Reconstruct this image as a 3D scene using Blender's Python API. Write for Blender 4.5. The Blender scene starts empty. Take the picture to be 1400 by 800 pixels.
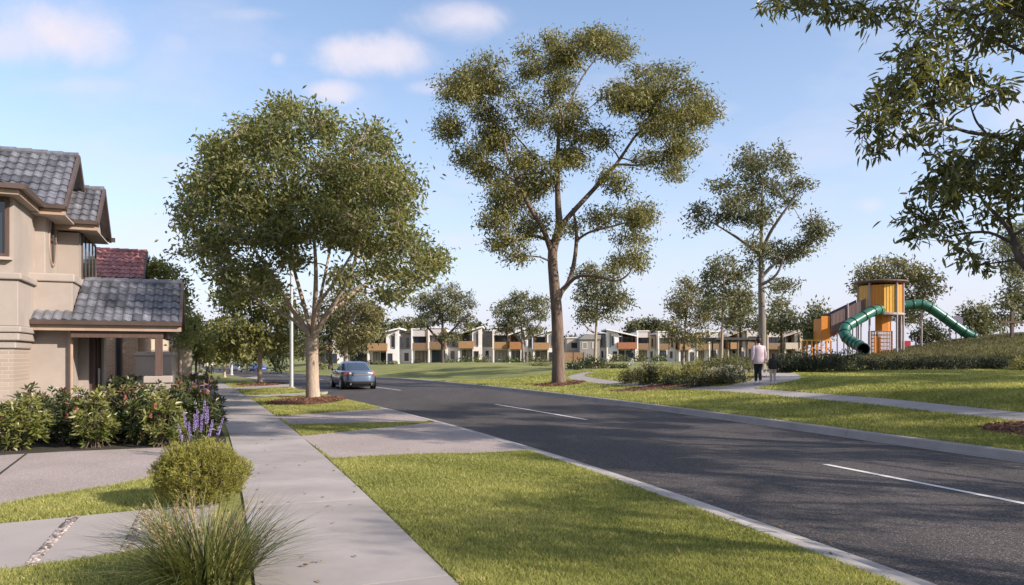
import bpy, math, random
import numpy as np
from mathutils import Vector, Matrix
RNG = np.random.default_rng(11)
random.seed(5)
scene = bpy.context.scene
COL = scene.collection
EYE = 1.7
HOR = 486.0
PI = math.pi

# ------------------------------------------------------------------ mesh builder
class MB:
    """collects geometry and links it as one mesh object"""
    def __init__(s):
        s.V = []; s.L = []; s.T = []; s.A = []; s.n = 0
    def bulk(s, V, F, rnd=None):
        V = np.asarray(V, dtype=np.float64).reshape(-1, 3); F = np.asarray(F, dtype=np.int64)
        k, m = F.shape
        s.V.append(V); s.L.append((F + s.n).ravel()); s.T.append(np.full(k, m, dtype=np.int32))
        s.A.append(np.full(k, 0.5) if rnd is None else (np.full(k, rnd) if np.isscalar(rnd) else np.asarray(rnd)))
        s.n += len(V)
    def face(s, pts, rnd=None):
        s.bulk(pts, [list(range(len(pts)))], rnd)
    def hexa(s, p, rnd=None):
        s.bulk(p, [[0,3,2,1],[4,5,6,7],[0,1,5,4],[1,2,6,5],[2,3,7,6],[3,0,4,7]], rnd)
    def box(s, x0, x1, y0, y1, z0, z1, rnd=None):
        s.hexa([(x0,y0,z0),(x1,y0,z0),(x1,y1,z0),(x0,y1,z0),(x0,y0,z1),(x1,y0,z1),(x1,y1,z1),(x0,y1,z1)], rnd)
    def bar(s, a, b, w, h, up=(0,0,1), rnd=None):
        a = Vector(a); b = Vector(b); d = (b-a).normalized(); up = Vector(up)
        sx = d.cross(up)
        if sx.length < 1e-4: sx = d.cross(Vector((1,0,0)))
        sx.normalize(); uz = sx.cross(d).normalized()
        q = []
        for e in (a, b):
            for i, j in ((-1,-1),(1,-1),(1,1),(-1,1)):
                q.append(e + sx*(i*w/2) + uz*(j*h/2))
        s.bulk([tuple(x) for x in q], [[0,1,2,3],[7,6,5,4],[0,4,5,1],[1,5,6,2],[2,6,7,3],[3,7,4,0]], rnd)
    def prism(s, poly, ext, rnd=None):
        n = len(poly); e = np.array(ext, float); a = np.array(poly, float)
        V = np.vstack([a, a+e])
        s.bulk(V, [list(range(n))[::-1]], rnd)
        o = s.n - 2*n
        s.L.append(np.arange(n) + n + o); s.T.append(np.array([n], dtype=np.int32)); s.A.append(np.array([0.5 if rnd is None else rnd]))
        for i in range(n):
            j = (i+1) % n
            s.L.append(np.array([i, j, n+j, n+i]) + o); s.T.append(np.array([4], dtype=np.int32)); s.A.append(np.array([0.5 if rnd is None else rnd]))
    def tube(s, pts, rad, n=8, cap=True, rnd=None):
        P = [Vector(p) for p in pts]; m = len(P)
        if np.isscalar(rad): rad = [rad]*m
        d0 = (P[1]-P[0]).normalized()
        a = Vector((0,0,1)) if abs(d0.z) < .9 else Vector((1,0,0))
        u = d0.cross(a).normalized()
        V = []
        for i in range(m):
            d = (P[min(i+1,m-1)]-P[max(i-1,0)]).normalized()
            u = (u - d*u.dot(d)).normalized(); w = d.cross(u)
            for k in range(n):
                t = 2*PI*k/n
                V.append(P[i] + (u*math.cos(t) + w*math.sin(t))*rad[i])
        F = [[i*n+k, i*n+(k+1)%n, (i+1)*n+(k+1)%n, (i+1)*n+k] for i in range(m-1) for k in range(n)]
        s.bulk([tuple(v) for v in V], F, rnd)
        if cap:
            s.bulk([tuple(v) for v in V[:n]], [list(range(n))[::-1]], rnd)
            s.bulk([tuple(v) for v in V[-n:]], [list(range(n))], rnd)
    def lathe(s, prof, c=(0,0,0), n=24, axis='z', rnd=None):
        V = []
        for r, h in prof:
            for k in range(n):
                t = 2*PI*k/n
                if axis == 'z': V.append((c[0]+r*math.cos(t), c[1]+r*math.sin(t), c[2]+h))
                elif axis == 'y': V.append((c[0]+r*math.cos(t), c[1]+h, c[2]+r*math.sin(t)))
                else: V.append((c[0]+h, c[1]+r*math.cos(t), c[2]+r*math.sin(t)))
        m = len(prof)
        s.bulk(V, [[i*n+k, i*n+(k+1)%n, (i+1)*n+(k+1)%n, (i+1)*n+k] for i in range(m-1) for k in range(n)], rnd)
    def grid(s, P, rnd=None, closed=False):
        P = np.asarray(P, float); a, b = P.shape[:2]
        I = np.arange(a*b).reshape(a, b)
        if closed: I = np.hstack([I, I[:, :1]])
        F = np.stack([I[:-1,:-1], I[:-1,1:], I[1:,1:], I[1:,:-1]], -1).reshape(-1, 4)
        s.bulk(P.reshape(-1, 3), F, rnd)
    def mesh(s, name, smooth=False):
        me = bpy.data.meshes.new(name)
        V = np.concatenate(s.V); L = np.concatenate(s.L); T = np.concatenate(s.T); A = np.concatenate(s.A)
        me.vertices.add(len(V)); me.vertices.foreach_set('co', V.astype(np.float32).ravel())
        me.loops.add(len(L)); me.loops.foreach_set('vertex_index', L.astype(np.int32))
        me.polygons.add(len(T)); st = np.concatenate([[0], np.cumsum(T)[:-1]])
        me.polygons.foreach_set('loop_start', st.astype(np.int32))
        at = me.attributes.new('rnd', 'FLOAT', 'FACE'); at.data.foreach_set('value', A.astype(np.float32))
        me.update(calc_edges=True)
        me.polygons.foreach_set('use_smooth', np.full(len(T), bool(smooth)))
        return me
    def build(s, name, m, parent=None, smooth=False, bevel=0, weld=False):
        me = s.mesh(name, smooth)
        o = bpy.data.objects.new(name, me); COL.objects.link(o)
        me.materials.append(m)
        if parent is not None: o.parent = parent
        if bevel:
            b = o.modifiers.new('b', 'BEVEL'); b.width = bevel; b.segments = 2; b.limit_method = 'ANGLE'; b.angle_limit = 0.9
        return o

def tag(o, label=None, cat=None, group=None, kind=None):
    if label: o['label'] = label
    if cat: o['category'] = cat
    if group: o['group'] = group
    if kind: o['kind'] = kind
    return o
def thing(name, label, cat, loc=(0,0,0), rz=0, group=None):
    o = bpy.data.objects.new(name, None); COL.objects.link(o)
    o.location = loc; o.rotation_euler = (0, 0, rz); o.empty_display_size = .2
    return tag(o, label, cat, group)

# ------------------------------------------------------------------ materials
class NT:
    def __init__(s, name):
        s.m = bpy.data.materials.new(name); s.m.use_nodes = True
        s.t = s.m.node_tree; s.t.nodes.clear()
    def n(s, typ, **kw):
        x = s.t.nodes.new(typ)
        for k, v in kw.items():
            if k[0] == 'i' and k[1:].isdigit(): x.inputs[int(k[1:])].default_value = v
            elif k.startswith('in_'): x.inputs[k[3:].replace('_', ' ')].default_value = v
            else: setattr(x, k, v)
        return x
    def l(s, a, b): s.t.links.new(a, b)
def c4(c): return (c[0], c[1], c[2], 1)
def sc3(c, f): return tuple(min(1, max(0, x*f)) for x in c)
def mixcol(N, fac, a, b, mode='MIX'):
    x = N.n('ShaderNodeMix', data_type='RGBA', blend_type=mode)
    for i, v in ((0, fac), (6, a), (7, b)):
        if isinstance(v, (int, float)): x.inputs[i].default_value = v
        elif isinstance(v, tuple): x.inputs[i].default_value = c4(v)
        else: N.l(v, x.inputs[i])
    return x.outputs[2]

def mat(name, base, rough=.7, var=.12, scale=2.5, col2=None, fine=.0, fscale=60, bump=0, bscale=60, spec=.4, metal=0, attr=0, coat=0, stretch=None, dirt=0):
    N = NT(name)
    out = N.n('ShaderNodeOutputMaterial'); p = N.n('ShaderNodeBsdfPrincipled')
    N.l(p.outputs[0], out.inputs[0])
    p.inputs['Roughness'].default_value = rough; p.inputs['Metallic'].default_value = metal
    p.inputs['Specular IOR Level'].default_value = spec
    if coat: p.inputs['Coat Weight'].default_value = coat; p.inputs['Coat Roughness'].default_value = .05
    tc = N.n('ShaderNodeTexCoord'); vec = tc.outputs['Object']
    if stretch:
        mp = N.n('ShaderNodeMapping'); mp.inputs['Scale'].default_value = stretch; N.l(vec, mp.inputs[0]); vec = mp.outputs[0]
    nz = N.n('ShaderNodeTexNoise'); nz.inputs['Scale'].default_value = scale; nz.inputs['Detail'].default_value = 5; nz.inputs['Roughness'].default_value = .6
    N.l(vec, nz.inputs['Vector'])
    rm = N.n('ShaderNodeMapRange'); rm.inputs[1].default_value = .3; rm.inputs[2].default_value = .7; N.l(nz.outputs[0], rm.inputs[0])
    col = mixcol(N, rm.outputs[0], sc3(base, 1-var), col2 if col2 else sc3(base, 1+var))
    if attr:
        a = N.n('ShaderNodeAttribute', attribute_name='rnd')
        r2 = N.n('ShaderNodeMapRange'); r2.inputs[3].default_value = 1-attr; r2.inputs[4].default_value = 1+attr; N.l(a.outputs['Fac'], r2.inputs[0])
        hs = N.n('ShaderNodeHueSaturation'); N.l(r2.outputs[0], hs.inputs['Value']); N.l(col, hs.inputs['Color']); col = hs.outputs[0]
    if fine:
        f = N.n('ShaderNodeTexNoise'); f.inputs['Scale'].default_value = fscale; f.inputs['Detail'].default_value = 2; N.l(vec, f.inputs['Vector'])
        r3 = N.n('ShaderNodeMapRange'); r3.inputs[1].default_value = .3; r3.inputs[2].default_value = .7; r3.inputs[3].default_value = 1-fine; r3.inputs[4].default_value = 1+fine; N.l(f.outputs[0], r3.inputs[0])
        hs = N.n('ShaderNodeHueSaturation'); N.l(r3.outputs[0], hs.inputs['Value']); N.l(col, hs.inputs['Color']); col = hs.outputs[0]
    N.l(col, p.inputs['Base Color'])
    if bump:
        b = N.n('ShaderNodeTexNoise'); b.inputs['Scale'].default_value = bscale; b.inputs['Detail'].default_value = 4; N.l(vec, b.inputs['Vector'])
        bp = N.n('ShaderNodeBump'); bp.inputs['Strength'].default_value = bump; bp.inputs['Distance'].default_value = .02
        N.l(b.outputs[0], bp.inputs['Height']); N.l(bp.outputs[0], p.inputs['Normal'])
    return N.m

def leafmat(name, ca, cb, cc=None, trans=.3, rough=.5, spec=.35):
    """ca..cb by the leaf's own random number, cc: a few older or younger leaves"""
    N = NT(name)
    out = N.n('ShaderNodeOutputMaterial'); p = N.n('ShaderNodeBsdfPrincipled'); tr = N.n('ShaderNodeBsdfTranslucent'); mx = N.n('ShaderNodeMixShader')
    p.inputs['Roughness'].default_value = rough; p.inputs['Specular IOR Level'].default_value = spec
    a = N.n('ShaderNodeAttribute', attribute_name='rnd')
    r = N.n('ShaderNodeValToRGB'); e = r.color_ramp.elements
    e[0].color = c4(ca); e[1].color = c4(cb); e[1].position = .85
    if cc: x = r.color_ramp.elements.new(.97); x.color = c4(cc)
    N.l(a.outputs['Fac'], r.inputs[0]); N.l(r.outputs[0], p.inputs['Base Color'])
    hs = N.n('ShaderNodeHueSaturation'); hs.inputs['Value'].default_value = 1.5; hs.inputs['Saturation'].default_value = 1.15; N.l(r.outputs[0], hs.inputs['Color'])
    N.l(hs.outputs[0], tr.inputs[0])
    mx.inputs[0].default_value = trans
    N.l(p.outputs[0], mx.inputs[1]); N.l(tr.outputs[0], mx.inputs[2]); N.l(mx.outputs[0], out.inputs[0])
    return N.m

def speckle(name, a, b, c, scale, rough=.85, bump=.3, big=.1):
    """stones of mixed colour set in a surface"""
    N = NT(name)
    out = N.n('ShaderNodeOutputMaterial'); p = N.n('ShaderNodeBsdfPrincipled'); N.l(p.outputs[0], out.inputs[0]); p.inputs['Roughness'].default_value = rough
    tc = N.n('ShaderNodeTexCoord'); v = N.n('ShaderNodeTexVoronoi'); v.inputs['Scale'].default_value = scale; N.l(tc.outputs['Object'], v.inputs['Vector'])
    s = N.n('ShaderNodeSeparateColor'); N.l(v.outputs['Color'], s.inputs[0])
    r = N.n('ShaderNodeValToRGB'); e = r.color_ramp.elements; e[0].color = c4(a); e[1].color = c4(c); x = e.new(.5); x.color = c4(b)
    N.l(s.outputs[0], r.inputs[0])
    nz = N.n('ShaderNodeTexNoise'); nz.inputs['Scale'].default_value = .9; nz.inputs['Detail'].default_value = 6; N.l(tc.outputs['Object'], nz.inputs['Vector'])
    mr = N.n('ShaderNodeMapRange'); mr.inputs[1].default_value = .3; mr.inputs[2].default_value = .7; mr.inputs[3].default_value = 1-big; mr.inputs[4].default_value = 1+big; N.l(nz.outputs[0], mr.inputs[0])
    hs = N.n('ShaderNodeHueSaturation'); N.l(mr.outputs[0], hs.inputs['Value']); N.l(r.outputs[0], hs.inputs['Color']); N.l(hs.outputs[0], p.inputs['Base Color'])
    bp = N.n('ShaderNodeBump'); bp.inputs['Strength'].default_value = bump; bp.inputs['Distance'].default_value = .01; bp.invert = True
    N.l(v.outputs['Distance'], bp.inputs['Height']); N.l(bp.outputs[0], p.inputs['Normal'])
    return N.m

def brickmat(name, a, b, mortar):
    N = NT(name)
    out = N.n('ShaderNodeOutputMaterial'); p = N.n('ShaderNodeBsdfPrincipled'); N.l(p.outputs[0], out.inputs[0]); p.inputs['Roughness'].default_value = .85
    tc = N.n('ShaderNodeTexCoord'); mp = N.n('ShaderNodeMapping'); mp.inputs['Rotation'].default_value = (PI/2, 0, 0); N.l(tc.outputs['Object'], mp.inputs[0])
    br = N.n('ShaderNodeTexBrick'); br.inputs['Color1'].default_value = c4(a); br.inputs['Color2'].default_value = c4(b); br.inputs['Mortar'].default_value = c4(mortar)
    br.inputs['Scale'].default_value = 1; br.inputs['Brick Width'].default_value = .24; br.inputs['Row Height'].default_value = .086; br.inputs['Mortar Size'].default_value = .008
    N.l(mp.outputs[0], br.inputs['Vector']); N.l(br.outputs['Color'], p.inputs['Base Color'])
    bp = N.n('ShaderNodeBump'); bp.inputs['Strength'].default_value = .5; bp.inputs['Distance'].default_value = .01; bp.invert = True
    N.l(br.outputs['Fac'], bp.inputs['Height']); N.l(bp.outputs[0], p.inputs['Normal'])
    return N.m

def glassmat(name, tint=(.02,.025,.03), rough=.06):
    N = NT(name); out = N.n('ShaderNodeOutputMaterial'); p = N.n('ShaderNodeBsdfPrincipled'); N.l(p.outputs[0], out.inputs[0])
    p.inputs['Base Color'].default_value = c4(tint); p.inputs['Roughness'].default_value = rough; p.inputs['Specular IOR Level'].default_value = .8
    return N.m

m_render = mat('cream_render', (.322,.274,.240), .85, .12, 1.0, fine=.05, fscale=120, bump=.15, bscale=150)
m_render2 = mat('darker_render', (.30,.255,.22), .85, .06, 1.2, fine=.04, bump=.15, bscale=150)  # a slightly darker tone of the cream render
m_soffit = mat('soffit_paint', (.40,.335,.29), .7, .04)
m_trim = mat('brown_trim', (.085,.060,.052), .45, .15, 4)
m_trim2 = mat('tan_trim', (.33,.23,.17), .6, .12, 4)
m_timber = mat('dark_timber', (.085,.05,.038), .6, .25, 3, stretch=(6,6,.6))
m_tile = mat('grey_roof_tile', (.110,.112,.128), .34, .35, 5, fine=.15, attr=.5, bump=.2, spec=.6)
m_tile_red = mat('red_roof_tile', (.34,.145,.135), .6, .25, 5, fine=.12, attr=.3, bump=.2)
m_brick = brickmat('pale_brick', (.36,.29,.235), (.29,.235,.19), (.40,.34,.29))
m_brick2 = brickmat('tan_brick', (.42,.25,.16), (.33,.2,.13), (.46,.36,.28))
m_glass = glassmat('window_glass')
m_glass_b = glassmat('bluish_glass', (.03,.05,.08), .08)
m_conc = mat('footpath_concrete', (.33,.29,.268), .85, .12, .7, fine=.05, fscale=170, bump=.12, bscale=220)
m_kerb = mat('kerb_concrete', (.34,.31,.29), .85, .20, 1.5, fine=.10, fscale=140, bump=.15, bscale=160, attr=.08)
m_kerbf = mat('far_kerb_concrete', (.30,.275,.26), .85, .14, 1.5, fine=.08, fscale=140, bump=.15, bscale=160)
m_aggr = speckle('exposed_aggregate', (.21,.165,.148), (.31,.255,.232), (.42,.36,.33), 95, bump=.35, big=.1)
m_pebble = speckle('pebble_strip', (.07,.055,.05), (.24,.19,.17), (.50,.43,.40), 24, bump=.9, big=.1)
m_mulch = mat('red_brown_mulch', (.10,.045,.03), .95, .5, 18, fine=.5, fscale=60, bump=.9, bscale=40)
m_soil = mat('dark_garden_soil', (.035,.03,.02), .95, .4, 8, fine=.3, bump=.6)
m_lawn = mat('lawn_turf', (.145,.155,.038), .95, .22, .35, fine=.34, fscale=14, bump=.8, bscale=30, col2=(.245,.245,.066))
m_line = mat('road_paint', (.62,.60,.58), .7, .12, 14, fine=.15, fscale=90)
m_white = mat('white_render', (.72,.68,.66), .8, .06, .6)
m_greyclad = mat('grey_cladding', (.25,.235,.22), .8, .1, .8, stretch=(3,3,1))
m_darkroof = mat('dark_metal_roof', (.06,.058,.06), .5, .1)
m_oak = mat('oak_slats', (.33,.195,.095), .65, .25, 1.2, stretch=(1,1,14))
m_brownslat = mat('brown_slats', (.22,.135,.075), .65, .3, 1.2, stretch=(14,14,1))
m_pale = mat('pale_panel', (.52,.47,.46), .8, .05)
m_cream2 = mat('sand_render', (.48,.40,.32), .85, .08, .8)
m_steel = mat('galvanised_steel', (.48,.47,.46), .45, .1, 3, metal=.5)
def asphalt():
    N = NT('asphalt'); out = N.n('ShaderNodeOutputMaterial'); p = N.n('ShaderNodeBsdfPrincipled'); N.l(p.outputs[0], out.inputs[0])
    p.inputs['Roughness'].default_value = .78; p.inputs['Specular IOR Level'].default_value = .35
    tc = N.n('ShaderNodeTexCoord')
    v = N.n('ShaderNodeTexVoronoi'); v.inputs['Scale'].default_value = 75; N.l(tc.outputs['Object'], v.inputs['Vector'])
    s = N.n('ShaderNodeSeparateColor'); N.l(v.outputs['Color'], s.inputs[0])
    r = N.n('ShaderNodeValToRGB'); e = r.color_ramp.elements; e[0].color = (.033,.028,.026,1); e[1].color = (.175,.148,.138,1); x = e.new(.72); x.color = (.062,.052,.049,1)
    N.l(s.outputs[0], r.inputs[0])
    mp = N.n('ShaderNodeMapping'); mp.inputs['Rotation'].default_value = (0,0,-.4); mp.inputs['Scale'].default_value = (.7,.12,1); N.l(tc.outputs['Object'], mp.inputs[0])
    nz = N.n('ShaderNodeTexNoise'); nz.inputs['Scale'].default_value = .9; nz.inputs['Detail'].default_value = 7; nz.inputs['Roughness'].default_value = .65; N.l(mp.outputs[0], nz.inputs['Vector'])
    mr = N.n('ShaderNodeMapRange'); mr.inputs[1].default_value = .3; mr.inputs[2].default_value = .7; mr.inputs[3].default_value = .72; mr.inputs[4].default_value = 1.24; N.l(nz.outputs[0], mr.inputs[0])
    hs = N.n('ShaderNodeHueSaturation'); N.l(mr.outputs[0], hs.inputs['Value']); N.l(r.outputs[0], hs.inputs['Color']); N.l(hs.outputs[0], p.inputs['Base Color'])
    bp = N.n('ShaderNodeBump'); bp.inputs['Strength'].default_value = .55; bp.inputs['Distance'].default_value = .012; bp.invert = True
    N.l(v.outputs['Distance'], bp.inputs['Height']); N.l(bp.outputs[0], p.inputs['Normal'])
    return N.m
m_asphalt = asphalt()

# ------------------------------------------------------------------ terrain
def sm(t):
    t = np.clip(t, 0, 1); return t*t*(3-2*t)
_Ly = [5.41,7.7,9.88,13.6,15.45,19.3,23.4,27.2,33.3,40.5,50]; _Lx = [3.37,2.58,1.84,.5,-.31,-1.93,-3.6,-5.43,-8.7,-12.4,-16.95]
_Py = [5.41,8.76,11.97,15.3,20.2,28.3,36.6,42.5,50]; _Px = [-.39,-1.78,-3.01,-4.38,-6.56,-10.1,-13.8,-16.7,-20.1]
_Ry = [5,8,12.27,15.74,19.2,24.05,33.3,38.6,44,50,57,66,80]; _Rx = [11.0,10.05,8.59,7.41,6.3,4.6,1.13,-1.1,-3.6,-6.6,-10.8,-16,-23]
_Cy = [8.76,11.94,20.2,26.6,37,45]; _Cx = [6.13,5.07,2.12,-.40,-5.9,-9.7]
def curve(ys, xs, deg, y0, y1, far):
    pf = np.polyfit(ys, xs, deg); d = np.polyder(pf)
    def f(y):
        y = np.asarray(y, float); yc = np.clip(y, y0, y1)
        v = np.polyval(pf, yc)
        v = np.where(y < y0, v + (y-y0)*np.polyval(d, y0), v)
        return np.where(y > y1, v + (y-y1)*far, v)
    return f
Lk = curve(_Ly, _Lx, 3, 5, 50, -.46)
Pk = curve(_Py, _Px, 3, 5, 50, -.455)
Rk = curve(_Ry, _Rx, 4, 6, 80, -.46)
Ck = curve(_Cy, _Cx, 2, 7, 45, -.46)
def base(y):
    t = np.maximum(0, np.asarray(y, float)-50); return -.013*np.minimum(t, 90)*sm(t/12)
def gauss(x, y, cx, cy, sx, sy): return np.exp(-.5*(((x-cx)/sx)**2 + ((y-cy)/sy)**2))
def G(x, y):
    x = np.asarray(x, float); y = np.asarray(y, float)
    d = x - Rk(y)
    w = sm((16-d)/14)
    rise = .068*sm(d/.25) + .70*sm((d-.6)/9)*sm((d+ .3*(56-y))/14)*(1-.55*sm((y-50)/40))
    b = base(y)*np.where(d < 0, 1, w)
    und = (.10*np.sin(x*.23+1)*np.sin(y*.17) + .05*np.sin(x*.51+y*.4))*sm((d-8)/8)
    hill = 2.75*gauss(x, y, 42, 55, 10.5, 7) + .5*gauss(x, y, -5, 60, 5, 4) + .35*gauss(x, y, -16, 82, 9, 6) + .45*gauss(x, y, 22, 95, 40, 12)
    return b + np.where(d > 0, rise + und + hill*sm(d/4), 0)
ROADZ = -.08
def hit(px, py, lift=0.0):
    k = (px-700)/1000.0; s = (HOR-py)/1000.0
    Y = np.concatenate([np.arange(2.5, 80, .04), np.arange(80, 400, .3)])
    X = k*Y; Z = EYE + s*Y
    on = (X > Lk(Y)-.0) & (X < Rk(Y))
    g = np.where(on, G(X, Y)+ROADZ, G(X, Y)) + lift
    i = np.argmax(Z < g)
    if Z[i] >= g[i]: i = len(Y)-1
    return float(X[i]), float(Y[i]), float(g[i])
def at(px, py, Y):
    return ((px-700)/1000.0*Y, Y, EYE + (HOR-py)/1000.0*Y)
def gz(x, y): return float(G(x, y))

def ground_sheet():
    rows = np.unique(np.concatenate([np.linspace(-300,-40,8), np.arange(-40,0,4.), np.arange(0,62,.5), np.arange(62,170,2.), np.geomspace(170,3500,18)]))
    left = np.array([-4000,-1800,-700,-300,-150,-80,-50,-35,-26,-20,-16,-13,-11,-9.5,-8,-7,-6,-5,-4,-3,-2,-1.2,-.65,-.455])
    right = np.concatenate([[.275,.34,.45,.7], np.arange(1,14,.5), np.arange(14,62,1.), np.arange(62,140,4), [150,180,250,400,900,2000,4500]])
    ys = rows[:, None]
    XL = Lk(ys) + left[None]; ZL = G(XL, ys)
    X1 = Lk(ys)-.42; X2 = Rk(ys)+.22
    XR = Rk(ys) + right[None]; ZR = G(XR, ys)
    X = np.hstack([XL, X1, X2, XR]); Z = np.hstack([ZL, base(ys)-.25, base(ys)-.25, ZR])
    Yg = np.repeat(ys, X.shape[1], 1)
    b = MB(); b.grid(np.stack([X, Yg, Z], -1))
    o = b.build('ground', m_lawn, smooth=False); tag(o, 'green turf ground of the verges, gardens and park', kind='structure')
ground_sheet()

def strip(f0, f1, y0, y1, step, dz0, dz1, name, m, skirt=0.0, label=None):
    ys = np.arange(y0, y1+step*.5, step)
    b = MB(); a0 = f0(ys); a1 = f1(ys); bz = base(ys)
    P = [np.stack([a0, ys, bz+dz0], -1), np.stack([a1, ys, bz+dz1], -1)]
    if skirt:
        P = [np.stack([a0, ys, bz+dz0-skirt], -1)] + P + [np.stack([a1, ys, bz+dz1-skirt], -1)]
    b.grid(np.stack(P, 0))
    o = b.build(name, m); tag(o, label, kind='structure'); return o

def road():
    ys = np.concatenate([np.arange(-40, 60, 1.), np.arange(60, 330, 4.)])
    t = np.linspace(0, 1, 9)[:, None]
    X = Lk(ys)*(1-t) + (Rk(ys)+.03)*t
    Z = base(ys) + ROADZ + .07*(1-(2*t-1)**2)*0 + 0*t
    b = MB(); b.grid(np.stack([X, np.repeat(ys[None], 9, 0), Z], -1))
    tag(b.build('road', m_asphalt), 'dark asphalt road', kind='structure')
    # dashes of the centre line
    b = MB()
    for a0, a1 in ((5.2, 11.94), (20.2, 26.6), (37.2, 43.5), (54, 60), (71,77)):
        yy = np.linspace(a0, a1, 12); cx = Ck(yy); zz = base(yy)+ROADZ+.005
        b.grid(np.stack([np.stack([cx-.055, yy, zz], -1), np.stack([cx+.055, yy, zz], -1)], 0))
    tag(b.build('road_marking', m_line), 'white dashed centre line on the road', kind='structure')
road()

# kerbs: near one is a low rolled gutter, far one an upright block kerb with joints
def kerbs():
    b = MB(); ys = np.concatenate([np.arange(-8, 60, .5), np.arange(60, 200, 3.)])
    prof = [(-.46,-.05),(-.44,.016),(-.40,.018),(-.28,.008),(-.14,-.05),(.06,-.070),(.06,-.14)]
    y = -8.0
    while y < 200:
        yy = np.linspace(y+.010, y+2.99, 5)
        b.grid(np.stack([np.stack([Lk(yy)+a, yy, base(yy)+z], -1) for a, z in prof], 0), rnd=float(RNG.uniform()))
        y += 3.0
    b.grid(np.stack([np.stack([Lk(ys)+a, ys, base(ys)+z-.02], -1) for a, z in prof[1:-1]], 0), rnd=0.)
    tag(b.build('kerb', m_kerb), 'pale concrete rolled kerb beside the near verge', kind='structure')
    b = MB()
    ys = np.arange(-8, 62, .25)
    blk = 4.0
    j = 0; y = -8.0
    while y < 120:
        y1 = y + blk
        yy = np.linspace(y+.008, y1-.008, 7)
        prof = [(-.15,-.2),(-.15,ROADZ+.006),(-.02,ROADZ+.012),(.02,.055),(.055,.075),(.27,.075),(.27,-.2)]
        P = np.stack([np.stack([Rk(yy)+a, yy, base(yy)+z], -1) for a, z in prof], 0)
        b.grid(P, rnd=float(RNG.uniform(.2,.8)))
        b.bulk(P[:, 0], [[0,1,2,3,4,5,6]]); b.bulk(P[:, -1], [[6,5,4,3,2,1,0]])
        y = y1
    tag(b.build('kerb', m_kerbf), 'grey concrete block kerb beside the park', kind='structure')
kerbs()

PAVED = []   # polygons (x, y) kept clear of grass blades
def in_poly(x, y, poly):
    c = np.zeros(x.shape, bool); n = len(poly); j = n-1
    for i in range(n):
        xi, yi = poly[i]; xj, yj = poly[j]
        with np.errstate(divide='ignore', invalid='ignore'):
            t = ((yi > y) != (yj > y)) & (x < (xj-xi)*(y-yi)/(yj-yi+1e-12)+xi)
        c ^= t; j = i
    return c
def slab(name, pts, m, label, dz=.012, kind='structure', pave=True, xy=False):
    q = [p if xy else hit(*p)[:2] for p in pts]
    if pave: PAVED.append(q)
    zs = [gz(*p) for p in q]
    b = MB(); b.prism([(x, y, z-.08) for (x, y), z in zip(q, zs)], (0,0,.08+dz))
    return tag(b.build(name, m), label, kind=kind)

# footpath as separate slabs with joints, ends at the cross path
def footpath():
    b = MB()
    edges = [-2]; 
    while edges[-1] < 43: edges.append(edges[-1] + (1.52 if edges[-1] < 20 else 3.0))
    rng = np.random.default_rng(3)
    def piece(a0, a1):
        rr = Pk(np.array([a0, a1])); 
        # joints square to the path: left corner is nearer along Y
        k = .36*1.5
        ll = Pk(np.array([a0-k*.95, a1-k*.95])) - 1.38*1.08
        dzz = rng.uniform(.016, .021)
        P = [(ll[0], a0-k*.95), (rr[0], a0), (rr[1], a1), (ll[1], a1-k*.95)]
        b.prism([(x, y, float(base(y))-.06) for x, y in P], (0,0,.06+dzz), rnd=float(rng.uniform()))
    for a, c in zip(edges[:-1], edges[1:]): piece(a+.013, c-.013)
    for a in np.arange(50, 130, 4.): piece(a+.01, a+3.99)
    strip(lambda y: Pk(y)-1.40, lambda y: Pk(y)-.02, -1, 42.5, 1.0, .0035, .0035, 'path_bedding', m_soil, label='dark bedding in the footpath joints')
    o = b.build('footpath', m_conc_f); tag(o, 'pale concrete footpath running along the street', kind='structure')
    yy = np.linspace(-2, 43, 60)
    PAVED.append([(x, y) for x, y in zip(Pk(yy)+.01, yy)] + [(x, y) for x, y in zip((Pk(yy)-1.68)[::-1], (yy-.3)[::-1])])
m_conc_f = mat('footpath_slab_concrete', (.30,.268,.25), .85, .19, .9, fine=.07, fscale=150, bump=.14, bscale=220, attr=.10)
footpath()

def KP_(y): return (float(Lk(y))-.445, y)
slab('crossover', [hit(452.6,628)[:2],hit(411.5,597.3)[:2],KP_(18.5),KP_(17),KP_(15.5),KP_(14.2),KP_(13.0),hit(650,621)[:2],hit(560,622.5)[:2]], m_aggr, 'exposed aggregate driveway crossover beside the near lawn', xy=True)
slab('crossover', [hit(377.5,570)[:2],hit(521,559)[:2],KP_(23.6),KP_(22),KP_(20.4),KP_(18.9),hit(583,578)[:2],hit(397,581.5)[:2]], m_aggr, 'exposed aggregate crossover before the mulched street tree', xy=True)
slab('path', [(341,545),(333.5,541.5),(448,538),(430,541)], m_conc, 'narrow concrete strip across the verge behind the street tree')
slab('path', [(322,533.5),(318,530.5),(396,527),(392,530)], m_conc, 'thin concrete strip across the far verge')
slab('path', [(286,523.5),(286,520),(352,516.2),(362,519.5)], m_conc, 'concrete cross path at the end of the footpath')
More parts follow.
